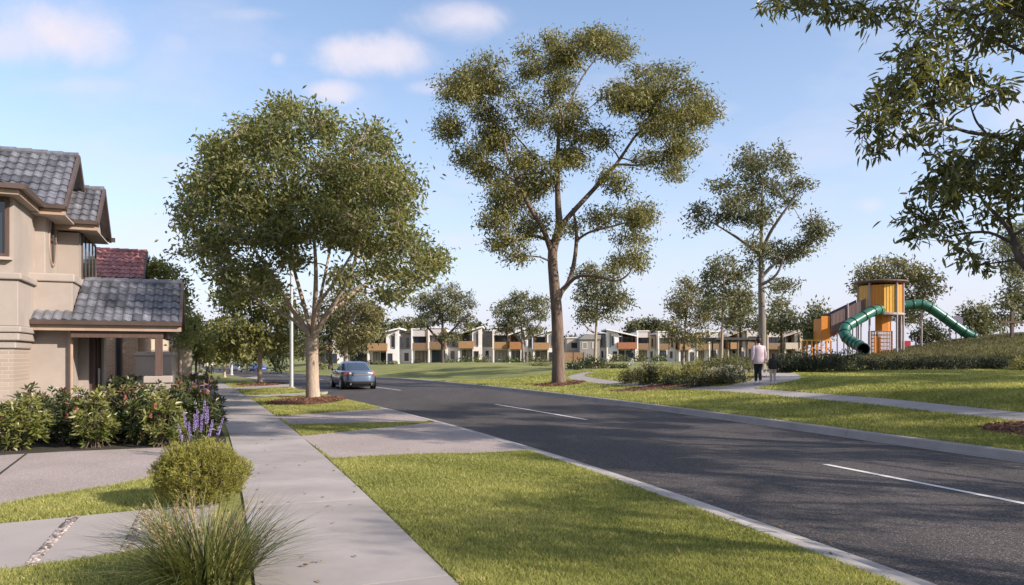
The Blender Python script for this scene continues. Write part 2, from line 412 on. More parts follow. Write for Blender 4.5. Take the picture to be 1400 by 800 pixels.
# left: driveway, stepping path with pebble joints
slab('driveway', [(-260,652),(0,623.5),(90,618.5),(235,612.5),(309,608),(330,660),(215,653.5),(150,667),(60,680.5),(0,692),(-200,735)], m_aggr, 'exposed aggregate driveway in front of the garden bed')
b = MB(); p0 = hit(37,621); p1 = hit(-8,655); b.bar((p0[0],p0[1],.0145), (p1[0],p1[1],.0145), .035, .006)
tag(b.build('path', m_soil), 'dark expansion joint across the driveway', kind='structure')
def lerp(a, b, t): return (a[0]+(b[0]-a[0])*t, a[1]+(b[1]-a[1])*t)
_bk0, _bk1 = hit(0,718.7)[:2], hit(205,699)[:2]; _fr0, _fr1 = hit(0,784)[:2], hit(171,757)[:2]
PAVED.append([lerp(_fr0,_fr1,-3.4), lerp(_fr0,_fr1,1.8), lerp(_bk0,_bk1,1.52), lerp(_bk0,_bk1,-2.2)])
def gate(f0, k0, f1, k1, m, name, label, dz): slab(name, [lerp(_fr0,_fr1,f0), lerp(_fr0,_fr1,f1), lerp(_bk0,_bk1,k1), lerp(_bk0,_bk1,k0)], m, label, dz=dz, xy=True, pave=False)
gate(-3.4, -2.2, .165, .43, m_conc, 'path', 'pale concrete paving slab of the garden path beyond the first pebble strip', .014)
gate(.17, .434, .255, .51, m_soil, 'path', 'bedding of the pebble strip between two paving slabs', .003)
gate(.26, .514, .945, .925, m_conc, 'path', 'pale concrete paving slab between the two pebble strips', .014)
gate(.95, .929, 1.04, 1.01, m_soil, 'path', 'bedding of the pebble strip beside the grass tussock', .003)
gate(1.045, 1.014, 1.8, 1.52, m_conc, 'path', 'concrete paving slab joining the footpath', .013)
def pebbles(f0, k0, f1, k1, seed, label):
    rng = np.random.default_rng(seed); b = MB()
    q = [lerp(_fr0,_fr1,f0), lerp(_fr0,_fr1,f1), lerp(_bk0,_bk1,k1), lerp(_bk0,_bk1,k0)]
    nu = 4; nv = 54
    for i in range(nu):
        for j in range(nv):
            a = (i+rng.uniform(.25,.75))/nu; c = (j+rng.uniform(.2,.8))/nv
            p = lerp(lerp(q[0],q[1],a), lerp(q[3],q[2],a), c); r = rng.uniform(.013,.026); e = rng.uniform(.65,1.5); th = rng.uniform(0,PI)
            P = []
            for la in (-1.2,-.5,.1,.7,1.3):
                P.append([(p[0]+r*math.cos(la)*(math.cos(t)*e*math.cos(th)-math.sin(t)*math.sin(th)), p[1]+r*math.cos(la)*(math.cos(t)*e*math.sin(th)+math.sin(t)*math.cos(th)), .010+.75*r*math.sin(la)) for t in np.linspace(0,2*PI,8)[:-1]])
            rd = float(rng.uniform()); b.grid(P, closed=True, rnd=rd); b.bulk(P[-1], [list(range(7))], rd)
    tag(b.build('pebbles', m_stone, smooth=True), label, kind='stuff')
m_stone = mat('pebble_stone', (.22,.185,.17), .75, .25, 14, attr=.75)
pebbles(.175, .438, .25, .506, 1, 'brown and cream pebbles in the strip between two paving slabs')
pebbles(.955, .933, 1.035, 1.006, 2, 'brown and cream pebbles in the strip beside the grass tussock')
# park paths
def ribbon(name, px, width, label, m, lift=.02, pave=True, wy=None):
    c = [hit(*p)[:2] for p in px]
    C = []
    for i in range(len(c)-1):
        p_1 = c[max(i-1,0)]; p0 = c[i]; p1 = c[i+1]; p2 = c[min(i+2,len(c)-1)]
        n = max(4, int(math.dist(p0, p1)/.4))
        for k in range(n):
            t = k/n
            C.append(tuple(.5*((2*p0[a]) + (-p_1[a]+p1[a])*t + (2*p_1[a]-5*p0[a]+4*p1[a]-p2[a])*t*t + (-p_1[a]+3*p0[a]-3*p1[a]+p2[a])*t**3) for a in (0,1)))
    C.append(c[-1]); C = np.array(C)
    d = np.gradient(C, axis=0); d /= np.linalg.norm(d, axis=1)[:, None]; nn = np.stack([-d[:,1], d[:,0]], -1)
    rows = []
    for o, dz in ((-width/2,-.12),(-width/2,lift),(-width/6,lift),(width/6,lift),(width/2,lift),(width/2,-.12)):
        q = C + nn*o; rows.append(np.stack([q[:,0], q[:,1], G(q[:,0], q[:,1])+dz], -1))
    b = MB(); b.grid(np.stack(rows, 0)); tag(b.build(name, m), label, kind='structure')
    if pave: PAVED.append([tuple(p) for p in C+nn*width/2] + [tuple(p) for p in (C-nn*width/2)[::-1]])
m_ppath = mat('park_path_concrete', (.33,.295,.275), .85, .12, 1.2, fine=.06, fscale=120, bump=.1)
ribbon('path', [(1560,590),(1400,572),(1290,560),(1190,549),(1090,540.5),(1010,534),(930,529.5),(850,525),(800,519),(788,514),(810,509)], .95, 'concrete park path winding past the shrubs and gum tree', m_ppath)
ribbon('path', [(1000,532.5),(1040,524),(1062,517),(1050,510.5),(1030,506)], 1.9, 'concrete side path under the walking adult and child', m_ppath, lift=.026)
# ------------------------------------------------------------------ foliage tools
def unit(v): return v/np.maximum(1e-9, np.linalg.norm(v, axis=-1, keepdims=True))
def leafset(b, P, D, L, W, rng, rnd, fold=.18, six=False, nb=None):
    """diamond (or six point) leaves: P base, D axis"""
    n = len(P)
    N = rng.normal(size=(n,3))*.8
    if nb is not None: N = N + nb
    N = unit(N - D*np.sum(N*D, 1)[:,None]); S = unit(np.cross(D, N))
    L = np.broadcast_to(L, (n,))[:,None]*rng.uniform(.75,1.25,(n,1)); W = np.broadcast_to(W, (n,))[:,None]*rng.uniform(.8,1.2,(n,1))
    if not six:
        V = np.stack([P, P+D*L*.45+S*W*.5+N*W*fold, P+D*L, P+D*L*.45-S*W*.5+N*W*fold], 1)
        I = np.arange(4*n).reshape(n,4)
        b.bulk(V.reshape(-1,3), I, rnd)
    else:
        bend = -N*L*.10
        V = np.stack([P, P+D*L*.3+S*W*.5+N*W*fold, P+D*L*.68+S*W*.38+N*W*fold+bend*.4, P+D*L+bend, P+D*L*.68-S*W*.38+N*W*fold+bend*.4, P+D*L*.3-S*W*.5+N*W*fold, P+D*L*.5+bend*.2], 1)
        I = np.arange(7*n).reshape(n,7)
        F = np.concatenate([I[:,[0,1,2,6]], I[:,[6,2,3,4]], I[:,[0,6,4,5]]])
        b.bulk(V.reshape(-1,3), F, np.tile(rnd, 3))

def clump_leaves(b, c, r, rng, n, L, W, per=12, spread=.22, droop=.35, outward=.5, flat=.55, tone=0., six=False, noise=.25):
    """leaves in small bunches over an uneven ellipsoid; returns the bunch centres"""
    c = np.array(c); r = np.array(r); k = max(3, int(n/per))
    u = unit(rng.normal(size=(k,3))); rr = rng.uniform(.12,1,(k,1))**(1/2.8)
    ph = rng.uniform(0,6.28,6)
    lump = 1 + noise*(np.sin(u[:,0]*3.1+ph[0])*np.sin(u[:,1]*2.7+ph[1]) + .6*np.sin(u[:,2]*5+ph[2]+u[:,0]*4))[:,None]
    q = u*rr*lump
    q[:,2] = np.where(q[:,2] < 0, q[:,2]*flat, q[:,2])
    C = c + q*r
    bt = np.clip(rng.normal(.42+tone, .16, k), .02, .98)
    m = per
    P = np.repeat(C, m, 0) + rng.normal(size=(k*m,3))*spread*np.array([1,1,.75])
    o = np.repeat(unit(q*r+1e-6), m, 0)
    D = unit(rng.normal(size=(k*m,3)) + o*outward - np.array([0,0,1])*droop)
    rnd = np.clip(np.repeat(bt, m) + rng.normal(0,.12,k*m), 0, 1)
    leafset(b, P, D, L, W, rng, rnd, six=six, nb=o*1.1+np.array([0,0,.75]))
    return C

def bez(p0, p1, p2, p3, n):
    t = np.linspace(0,1,n)[:,None]
    return (1-t)**3*p0 + 3*(1-t)**2*t*p1 + 3*(1-t)*t*t*p2 + t**3*p3

def tree(name, label, px, Y0, trunk, limbs, clumps, lm, bm, leaf=(.18,.06), lai=2.4, per=12, spread=.22, droop=.4, depth=1.0, group=None, seed=1,
         base=None, twig=.012, flat=.6, tones=None, layers=1, six=False, outward=.5, minr=None, noise=.25, jit=1.0, feather=.35):
    """trunk, limbs: [(px, py, half width in px, depth offset m)], clumps: (px, py, rx px, ry px[, depth offset m])"""
    rng = np.random.default_rng(seed); s = Y0/1000.0
    def W(x, y, dz=0): return np.array([(x-700)/1000.0*(Y0+dz), Y0+dz, EYE+(HOR-y)/1000.0*(Y0+dz)])
    minr = minr or Y0*.00028
    skel = []; tb = MB()
    def limb(pts, n):
        pts = [tuple(p)+(0,)*(4-len(p)) for p in pts]
        Q = np.array([W(p[0], p[1], p[3]) for p in pts]); Rr = np.array([p[2]*s for p in pts])
        out = []; rad = []
        for i in range(len(Q)-1):
            a = Q[max(i-1,0)]; b0 = Q[i]; c0 = Q[i+1]; d = Q[min(i+2,len(Q)-1)]
            for k in range(4):
                t = k/4
                out.append(.5*(2*b0 + (c0-a)*t + (2*a-5*b0+4*c0-d)*t*t + (3*b0-a-3*c0+d)*t**3)); rad.append(Rr[i]*(1-t)+Rr[i+1]*t)
        out.append(Q[-1]); rad.append(Rr[-1])
        tb.tube(out, [max(minr, r) for r in rad], n, rnd=.5)
        return out, rad
    gx, gy, _ = trunk[0][0], trunk[0][1], 0
    out, rad = limb(trunk, 12)
    # root flare down into the ground
    foot = out[0]; g = gz(foot[0], foot[1])
    tb.tube([(foot[0], foot[1], min(g, foot[2])-.25), tuple(foot+np.array([0,0,.02])), tuple(foot+(np.array(out[1])-foot)*.5)], [rad[0]*1.45, rad[0]*1.22, rad[0]*.98], 12)
    top = max(4, int(len(out)*.45))
    for p, r in list(zip(out, rad))[top:]: skel.append((p, r))
    for lb in limbs:
        o2, r2 = limb(lb, 8)
        for p, r in list(zip(o2, r2))[2:]: skel.append((p, r))
    cb = MB()
    cc = []
    for i, q in enumerate(clumps):
        dz = q[4] if len(q) > 4 else None
        rx, ry = q[2]*s, q[3]*s
        for lay in range(layers):
            if dz is None: d2 = rng.uniform(-1,1)*depth*jit
            else: d2 = dz
            if layers > 1: d2 = (-.8+1.6*lay/(layers-1))*depth + rng.uniform(-.3,.3)*depth
            x = q[0] + (rng.normal()*q[2]*.25 if lay else 0); y = q[1] + (rng.normal()*q[3]*.25 if lay else 0)
            cc.append((W(x, y, d2), np.array([rx, max(.5*rx, .8*rx), ry]), i))
    anchor = np.array(out[min(len(out)-1, top)])
    cc.sort(key=lambda t: np.linalg.norm(t[0]-anchor))
    for c, r, i in cc:
        ps = np.array([p for p, _ in skel]); dd = np.linalg.norm((ps-c)*np.array([1,1,1.1]), axis=1) + np.maximum(0, ps[:,2]-(c[2]-.15*r[2]))*1.6
        j = int(np.argmin(dd)); p0, r0 = skel[j]; d = np.linalg.norm(c-p0)
        tip = c + np.array([0,0,-.25*r[2]])
        hz = c-p0; hz[2] = 0
        mid = bez(p0, p0+hz*.15+np.array([0,0,.22*d])+rng.normal(size=3)*.06*d, tip-hz*.25+np.array([0,0,-.10*d])+rng.normal(size=3)*.08*d, tip, max(5, min(9, int(d/.35))))
        rb = min(r0*.72, .010+.020*d+.012*max(r)); rs = np.linspace(rb, max(minr, rb*.35), len(mid))
        tb.tube(mid, [max(minr, x) for x in rs], 6, cap=False)
        for p, x in list(zip(mid, rs))[1:]: skel.append((p, x))
        area = PI*((r[0]*r[1])**.5*r[2]); n = int(lai*area/(leaf[0]*leaf[1]*.55))
        tone = (tones[i] if tones and i < len(tones) else 0) + rng.normal(0,.05)
        C = clump_leaves(cb, c, r, rng, n, leaf[0], leaf[1], per, spread, droop, outward, flat, tone, six, noise)
        clump_leaves(cb, c, r*1.3, rng, int(n*feather*.5), leaf[0], leaf[1], 7, spread*1.1, droop+.2, outward, .9, tone+.05, six, .5)
        nt = min(len(C), 9 if Y0 < 35 else 5)
        for q in C[rng.choice(len(C), nt, replace=False)]:
            st = mid[rng.integers(max(1,len(mid)//2), len(mid))]
            tb.tube(bez(st, st+(q-st)*.3+np.array([0,0,.1]), q-(q-st)*.25, q, 4), [max(minr*.8, twig*1.3), max(minr*.8,twig), max(minr*.7,twig*.8), minr*.6], 4, cap=False)
    root = thing(name, label, 'tree', (foot[0], foot[1], g), 0, group)
    inv = Matrix.Translation((-foot[0], -foot[1], -g))
    for nm, mb, m_, smf in (('trunk', tb, bm, True), ('crown', cb, lm, False)):
        o = mb.build(nm, m_, None, smf); o.data.transform(inv); o.parent = root
    return root

def lobes(L, k, rng, fr=.55):
    """break big crown lobes (px) into smaller clumps"""
    out = []
    for (x, y, rx, ry) in L:
        out.append((x, y, rx*fr, ry*fr))
        for i in range(k):
            a = 2*PI*i/k + rng.uniform(-.3,.3); rr = rng.uniform(.55,.8)
            out.append((x+math.cos(a)*rx*rr, y+math.sin(a)*ry*rr, rx*fr*rng.uniform(.65,.9), ry*fr*rng.uniform(.6,.85)))
    return out

def bark(name, a, b, scale=3, st=(1,1,.18), bump=.5):
    return mat(name, a, .9, .1, scale, col2=b, fine=.18, fscale=25, bump=bump, bscale=22, stretch=st)
bk_gum = bark('gum_bark', (.085,.058,.043), (.20,.145,.11), 7)
bk_pale = bark('pale_bark', (.30,.225,.165), (.40,.32,.25), 5)
bk_grey = bark('grey_bark', (.15,.125,.105), (.26,.22,.19), 4)
bk_dark = bark('dark_bark', (.055,.042,.035), (.10,.08,.065), 5)
lf_gum = leafmat('gum_leaves', (.060,.070,.024), (.27,.24,.078), (.34,.29,.10), .32, .45, .4)
lf_street = leafmat('street_tree_leaves', (.062,.080,.026), (.245,.24,.078), (.33,.30,.13), .40, .4, .45)
lf_far = leafmat('far_gum_leaves', (.075,.083,.040), (.20,.19,.092), (.25,.22,.11), .30, .5, .3)
lf_olive = leafmat('olive_leaves', (.11,.10,.042), (.23,.205,.085), (.26,.22,.10), .25, .5, .3)
lf_bright = leafmat('bright_leaves', (.085,.095,.028), (.245,.235,.075), (.30,.27,.10), .35, .5, .3)
lf_near = leafmat('overhanging_leaves', (.045,.060,.022), (.215,.20,.062), (.38,.31,.08), .36, .38, .5)
lf_pale = leafmat('pale_green_leaves', (.13,.15,.045), (.30,.31,.12), (.36,.34,.16), .35, .5, .3)
lf_dark = leafmat('dark_leaves', (.040,.050,.026), (.125,.13,.060), None, .18, .5, .35)

def cv(lst, ox, oy, s): return [tuple([ox+q[0]/s, oy+q[1]/s] + [v/s for v in q[2:4]] + list(q[4:])) for q in lst]
# --- tall gum on the lawn
gx, gy, gzz = hit(764, 525)
GY = gy
g_tr = [(764,525,11.5,0),(763.5,500,9.8,0),(763,470,9.2,0),(761,425,8.6,0),(757.5,385,8.0,0),(755.5,345,7.2,0),(764,312,6.0,0),(763,280,4.6,-.2),(762,235,3.6,-.3),(764,182,2.6,-.4),(766,150,1.6,-.4)]
g_lb = [[(762,412,6,0),(768,398,5.2,.3),(778,385,4.8,.6),(786,352,4.0,.9),(788,315,3.2,1.2),(783,285,2.2,1.5)],
        [(770,396,4,.3),(790,378,3.2,-.2),(815,378,2.6,-.7),(842,384,2.2,-1),(860,374,1.6,-1.2),(866,358,1.2,-1.3)],
        [(763,316,5.5,0),(776,298,5.2,.2),(807,264,4.4,.8),(840,228,3.4,1.2),(866,190,2.4,1.5),(888,165,1.6,1.7)],
        [(807,264,3.4,.8),(838,228,2.6,0),(868,226,2.0,-.3),(892,222,1.5,-.6),(912,205,1.1,-.8)],
        [(764,182,2.4,-.4),(778,142,2.0,.2),(796,106,1.6,.6),(818,76,1.1,.8)],
        [(754,345,5.6,0),(742,312,4.8,-.5),(727,288,4.2,-1),(710,254,3.4,-1.4),(695,216,2.6,-1.6),(688,185,1.6,-1.6)],
        [(756,338,4.2,0),(752,330,4.0,.3),(728,322,3.0,.8),(712,328,2.2,1.1),(692,331,1.5,1.3)],
        [(711,256,3,-1.4),(690,236,2.2,-.6),(668,226,1.6,-.2),(652,214,1.0,0)],
        [(762,250,3,-.2),(745,230,2.4,.8),(722,205,1.8,1.4),(700,180,1.2,1.8)],
        [(787,330,3,1),(805,318,2.3,.7),(835,310,1.8,.4),(858,304,1.2,.2)]]
g_cl = cv([(380,60,50,38),(345,45,35,25),(405,85,30,22),(290,95,48,42),(230,95,40,30),(260,65,35,25),(115,120,52,40),(90,175,45,48),(140,190,65,55),(235,190,50,45),(65,250,38,38),(110,305,48,40),(170,255,55,38),(270,245,45,35),(300,150,40,28),
  (540,135,48,36),(480,120,40,28),(450,165,45,35),(500,180,58,42),(425,200,42,32),(560,205,45,40),(500,255,55,36),(540,295,40,34),(470,300,36,24),(592,215,24,28),(400,160,30,22),(520,330,26,18),
  (320,320,45,34),(345,260,38,36),(405,345,36,26),(245,340,42,28),(160,375,50,32),(210,385,48,36),(150,435,40,34),(195,468,55,36),(232,435,38,28),(200,512,28,18),(135,330,30,24),
  (445,408,42,36),(470,430,26,26),(370,420,34,26),(310,455,30,26),(430,465,34,18),(440,520,38,28),(405,535,26,16),(205,300,36,26),(330,200,30,24)], 580, 20, 1.538)
def scatter_cl(cl, k, f, seed):
    rg = np.random.default_rng(seed); o_ = []
    for q in cl:
        for _ in range(k):
            a = rg.uniform(0, 2*PI); r_ = rg.uniform(.25,.85); g_ = f*rg.uniform(.75,1.3)
            o_.append((q[0]+math.cos(a)*q[2]*r_, q[1]+math.sin(a)*q[3]*r_, q[2]*g_, q[3]*g_*.85) + tuple(q[4:]))
    return o_
g_fill = []
for i_ in range(len(g_cl)):
    for j_ in range(i_+1, len(g_cl)):
        dd_ = math.hypot(g_cl[i_][0]-g_cl[j_][0], g_cl[i_][1]-g_cl[j_][1])
        if 22 < dd_ < 46 and (i_*7+j_*3) % 5 == 0: g_fill.append(((g_cl[i_][0]+g_cl[j_][0])/2+(i_*13 % 9)-4, (g_cl[i_][1]+g_cl[j_][1])/2+(j_*11 % 9)-4, 13, 9))
g_cl = scatter_cl(g_cl, 3, .60, 3) + g_fill
g_tr = [(a,b_,r_*.9,d) for a,b_,r_,d in g_tr]; g_lb = [[(a,b_,r_*.72,d) for a,b_,r_,d in l] for l in g_lb]
tree('gum_tree', 'tall spreading gum tree with forked brown trunk on the lawn by the road', 764, GY, g_tr, g_lb, g_cl, lf_gum, bk_gum, leaf=(.21,.070), lai=4.8, per=22, spread=.25, droop=.6, depth=2.6, seed=4, noise=.5, flat=.85, feather=.4)

# --- leafy street tree in the mulch ring
sx, sy, sz = hit(428, 545)
s_tr = [(428,545,10.5,0),(427.5,530,9.2,0),(427,505,8.6,0),(426.5,480,8.6,0),(426.5,462,9.2,0)]
def c1(l): return [(220+q[0]/1.667, 100+q[1]/1.667, q[2], q[3]) for q in l]
s_lb = [c1([(340,600,5.0,0),(322,570,4.6,-.2),(300,540,4.2,-.4),(270,490,3.6,-.7),(245,450,3.0,-1),(215,405,2.2,-1.2),(180,350,1.4,-1.4)]),
        c1([(343,600,4.6,0),(335,560,4.2,.4),(318,500,3.6,.8),(300,430,2.8,1.2),(290,350,2,1.4),(280,280,1.2,1.5)]),
        c1([(347,600,4.8,0),(350,540,4.2,-.6),(353,480,3.6,-1.2),(352,420,2.8,-1.6),(345,330,2,-1.9),(335,230,1.2,-2)]),
        c1([(350,600,4.8,0),(372,560,4.4,-.2),(405,510,3.8,-.5),(430,460,3.0,-.7),(455,390,2.2,-.8),(480,300,1.3,-.8)]),
        c1([(352,598,4.4,0),(380,550,4.0,.7),(415,520,3.4,1.4),(470,480,2.6,2.0),(540,465,1.9,2.4),(600,445,1.2,2.6)]),
        c1([(342,600,3.8,0),(310,570,3.2,1.0),(280,548,2.8,1.8),(235,528,2.2,2.4),(190,490,1.6,2.8),(150,455,1.0,3)]),
        c1([(349,600,3.6,0),(362,520,3.0,1.2),(378,440,2.4,2.2),(395,350,1.8,2.8),(405,270,1,3)]),
        c1([(345,595,3.4,0),(352,540,3,-.9),(400,470,2.4,-2),(430,420,1.9,-2.6),(470,360,1.2,-3)])]
s_cl = cv([(250,98,42,36),(330,112,50,42),(395,118,42,36),(285,75,28,22),(185,138,46,40),(470,150,46,40),(535,190,44,42),(130,180,44,36),(88,235,46,44),(165,225,56,46),(255,190,60,52),(345,190,60,52),(435,210,56,46),(515,255,56,46),(575,255,32,36),(560,300,34,34),
  (62,320,36,40),(130,310,56,50),(210,290,56,46),(300,280,56,46),(385,290,56,46),(465,310,52,42),(545,340,42,36),(85,388,46,36),(160,385,55,40),(240,365,48,34),(330,360,46,30),(415,378,46,34),(495,388,46,36),(580,388,46,32),(625,415,32,26),
  (140,445,42,30),(205,450,36,26),(515,455,46,30),(585,458,40,26),(640,430,20,16),(285,430,32,22),(235,485,26,16),(430,465,34,20),(540,505,28,16),(150,500,28,18),(110,150,22,20),(52,270,22,26)], 220, 100, 1.667)
s_cl = [(425+(q[0]-425)*.925, 350+(q[1]-350)*.96, q[2]*.95, q[3]) for q in s_cl] + [(365,290,24,20,-1.5),(390,300,24,20,1.2),(415,285,26,20,-2.2),(440,300,24,20,2),(400,325,22,16,-.5),(375,320,22,16,2.2),(460,315,24,16,-1)]
s_cl = scatter_cl(s_cl, 3, .66, 5); s_lb = [[(a,b_,r_*.8,d) for a,b_,r_,d in l] for l in s_lb]
tree('street_tree', 'broad leafy street tree with pale trunk in a ring of mulch', 428, sy, s_tr, s_lb, s_cl, lf_street, bk_pale, leaf=(.215,.09), lai=1.95, per=16, spread=.25, droop=.25, depth=3.6, layers=3, seed=9, outward=.6, flat=.85, noise=.3)

# --- gum behind the walkers
t_tr = [(1042,505,5.6,0),(1042,480,5.2,0),(1042,440,5.0,0),(1041,405,4.4,0),(1040.5,369,3.6,0),(1041,330,2.8,0),(1041.5,290,2.0,0),(1043,250,1.1,0)]
t_lb = [cv([(272,430,7,0)],920,180,2.222)[0:1] + [(1062,358,2.2,.5),(1088,342,1.8,1),(1108,325,1,1.3)],
        [(1041,345,2.6,0),(1052,320,2.2,-.8),(1066,298,1.8,-1.4),(1090,265,1.0,-1.9)],
        [(1040,350,2.6,0),(1022,335,2.2,.6),(1000,320,1.6,1.2),(972,303,.9,1.6)],
        [(1041,390,2.4,0),(1062,375,1.8,-.7),(1072,350,1.2,-1)]]
t_lb[0][0] = (1042,378,2.8,0)
t_cl = cv([(260,65,42,32),(320,88,46,36),(190,108,46,36),(240,128,56,42),(340,128,28,24),(150,170,46,32),(210,190,56,42),(290,170,46,42),(390,178,40,30),(355,205,30,22),(90,245,42,32),(150,240,52,36),(220,265,50,40),(82,278,32,20),(280,275,46,44),(290,335,56,44),(360,350,50,36),(420,290,46,36),(452,298,28,26),(400,328,42,32),(240,365,36,30),(330,398,40,26),(232,398,22,20),(310,468,32,20),(350,480,38,24),(298,518,28,16)],920,180,2.222)
t_cl = scatter_cl(t_cl, 2, .66, 6)
tree('gum_tree', 'slender gum tree rising behind the walking adult and child', 1042, 46, t_tr, t_lb, t_cl, lf_far, bk_grey, leaf=(.26,.095), lai=3.9, per=24, spread=.25, droop=.35, depth=2.4, seed=21, noise=.35)

def simple_tree(name, label, Y0, px, by, ty, hw, lob, lm, bm, leaf, k=5, lai=3.2, limbs=(), seed=1, group=None, depth=None, lean=0, spread=None, **kw):
    rng = np.random.default_rng(seed)
    tr = [(px, by, hw*1.15, 0), (px+lean*.2, by+(ty-by)*.2, hw, 0), (px+lean*.5, by+(ty-by)*.5, hw*.85, 0), (px+lean*.8, by+(ty-by)*.8, hw*.6, 0), (px+lean, ty, hw*.35, 0)]
    cl = lobes(lob, k, rng)
    if depth is None: depth = max(l[2] for l in lob)*Y0/1000*.9
    return tree(name, label, px, Y0, tr, list(limbs), cl, lm, bm, leaf=leaf, lai=lai, depth=depth, seed=seed, group=group, spread=spread or leaf[0]*.85, per=18, **kw)

simple_tree('gum_tree', 'young pale trunked gum standing among low shrubs beside the tall gum', 60, 813, 500, 400, 2.0, [(818,385,26,18),(806,372,18,12),(832,405,26,16),(845,412,16,10),(800,402,16,12),(820,425,26,14),(800,430,16,10)], lf_far, bk_pale, (.34,.12), seed=31, limbs=[[(813,440,1.6,0),(830,425,1.2,.4),(848,408,.7,.8)],[(812,455,1.5,0),(800,445,1,-.3),(795,425,.7,-.5)]], lean=4)
simple_tree('gum_tree', 'rounded gum tree in front of the white townhouses with low trunk', 118, 605, 499, 430, 2.4, [(606,405,26,17),(585,418,20,16),(630,418,18,18),(605,432,24,14),(578,440,14,8),(635,442,14,10),(615,460,16,6)], lf_far, bk_dark, (.44,.19), seed=32, k=6, limbs=[[(604,470,2,0),(585,448,1.4,1),(570,430,.8,1.5)],[(605,465,2,0),(625,445,1.4,-1),(640,430,.8,-1.5)]])
simple_tree('gum_tree', 'rounded gum tree with curved pale trunk before the box balconies', 126, 716, 497, 430, 2.0, [(712,412,24,15),(690,425,16,14),(738,422,16,18),(710,438,24,12),(730,452,16,8),(690,448,14,8)], lf_far, bk_grey, (.46,.20), seed=33, k=6, limbs=[[(715,470,1.8,0),(700,452,1.3,1),(688,440,.8,1.5)],[(716,465,1.8,0),(732,450,1.2,-1),(742,435,.7,-1.5)]], lean=-4)
simple_tree('gum_tree', 'straight gum tree with dark crown next to the slender gum', 72, 986, 494, 375, 1.9, [(990,362,20,14),(975,382,22,18),(1008,380,20,14),(990,405,28,16),(972,418,16,10),(1015,410,16,16),(1000,430,22,10)], lf_far, bk_pale, (.40,.15), seed=34, k=5, lean=4)
simple_tree('gum_tree', 'feathery olive gum tree in front of the grey box houses', 80, 934, 492, 400, 1.7, [(940,392,18,13),(925,412,18,13),(955,412,22,16),(935,432,26,14),(920,455,14,12),(952,458,18,18),(965,435,14,12)], lf_olive, bk_grey, (.40,.13), seed=35, k=5, lean=6)
simple_tree('gum_tree', 'dark crowned tree behind the shelter roof', 90, 1012, 490, 430, 1.8, [(1012,425,22,16),(1030,440,18,14),(1000,442,18,12),(1018,408,14,10)], lf_far, bk_dark, (.46,.18), seed=36)
simple_tree('gum_tree', 'small rounded tree behind the slender gum, beside the sand houses', 95, 1068, 490, 430, 1.4, [(1068,425,18,13),(1080,442,14,12),(1058,446,14,10)], lf_far, bk_dark, (.5,.2), seed=37)
simple_tree('gum_tree', 'rounded tree behind the ramp of the play tower', 92, 1112, 490, 430, 1.8, [(1118,428,16,14),(1105,442,14,12),(1128,445,14,14),(1114,458,16,10)], lf_far, bk_dark, (.5,.2), seed=38)
simple_tree('gum_tree', 'wide flat crowned gum behind the orange play tower', 84, 1229, 488, 400, 1.8, [(1222,362,28,11),(1190,376,22,12),(1258,376,22,12),(1228,382,40,14),(1268,395,16,12),(1215,405,30,12),(1252,412,22,12),(1178,392,10,8),(1240,432,24,8)], lf_olive, bk_dark, (.5,.18), seed=39, k=6, limbs=[[(1229,440,1.6,0),(1250,420,1.1,.5),(1266,400,.7,1)],[(1229,430,1.6,0),(1205,405,1.1,-.5),(1190,385,.7,-1)]], flat=.5)
simple_tree('gum_tree', 'small dark tree behind the climbing net and tube slide', 88, 1270, 484, 450, 1.2, [(1270,448,12,9),(1260,460,10,8),(1282,460,10,8)], lf_dark, bk_dark, (.46,.2), seed=40)
simple_tree('gum_tree', 'small grey green tree behind the purple disc on the hill', 88, 1337, 478, 430, 1.4, [(1337,424,16,12),(1324,436,12,11),(1350,438,12,12),(1338,450,18,10)], lf_far, bk_dark, (.5,.2), seed=41)
simple_tree('gum_tree', 'dark gum tree standing on the hill crest at the frame edge', 78, 1404, 470, 350, 2.4, [(1395,318,24,18),(1375,336,22,14),(1408,345,30,20),(1378,362,18,10),(1398,372,26,14),(1392,398,20,16),(1376,412,16,14),(1410,425,30,24),(1370,440,14,10)], lf_far, bk_dark, (.44,.17), seed=42, k=5)
# street trees further along the left verge
def stree(label, px, by, Y0, lob, lm, seed, hw=2.6, bm=bk_pale, ty=None, leaf=(.30,.14), lai=2.6, limbs=()):
    simple_tree('street_tree', label, Y0, px, by, ty or by-60, hw, lob, lm, bm, leaf, seed=seed, k=6, lai=lai, limbs=limbs)
stree('layered dark green street tree behind the lamp post', 355.5, 525.5, 43.6, [(340,390,34,18),(318,412,24,12),(362,408,40,18),(385,425,24,14),(335,432,44,14),(370,448,38,14),(318,450,26,10),(348,466,42,12),(384,470,26,12),(308,468,16,8)], lf_bright, 51, 3.2, ty=420)
stree('bright yellow green street tree near the white post', 307, 514.5, 62, [(300,448,16,10),(318,458,16,10),(295,466,18,10),(312,474,24,10),(328,478,12,8),(288,480,12,8),(300,488,20,8)], lf_bright, 52, 1.6, ty=460, leaf=(.36,.16))
stree('small street tree at the far end of the verge', 338, 508, 95, [(338,462,16,12),(326,476,14,10),(350,476,16,10),(338,488,18,8)], lf_bright, 53, 1.2, ty=465, leaf=(.55,.25))
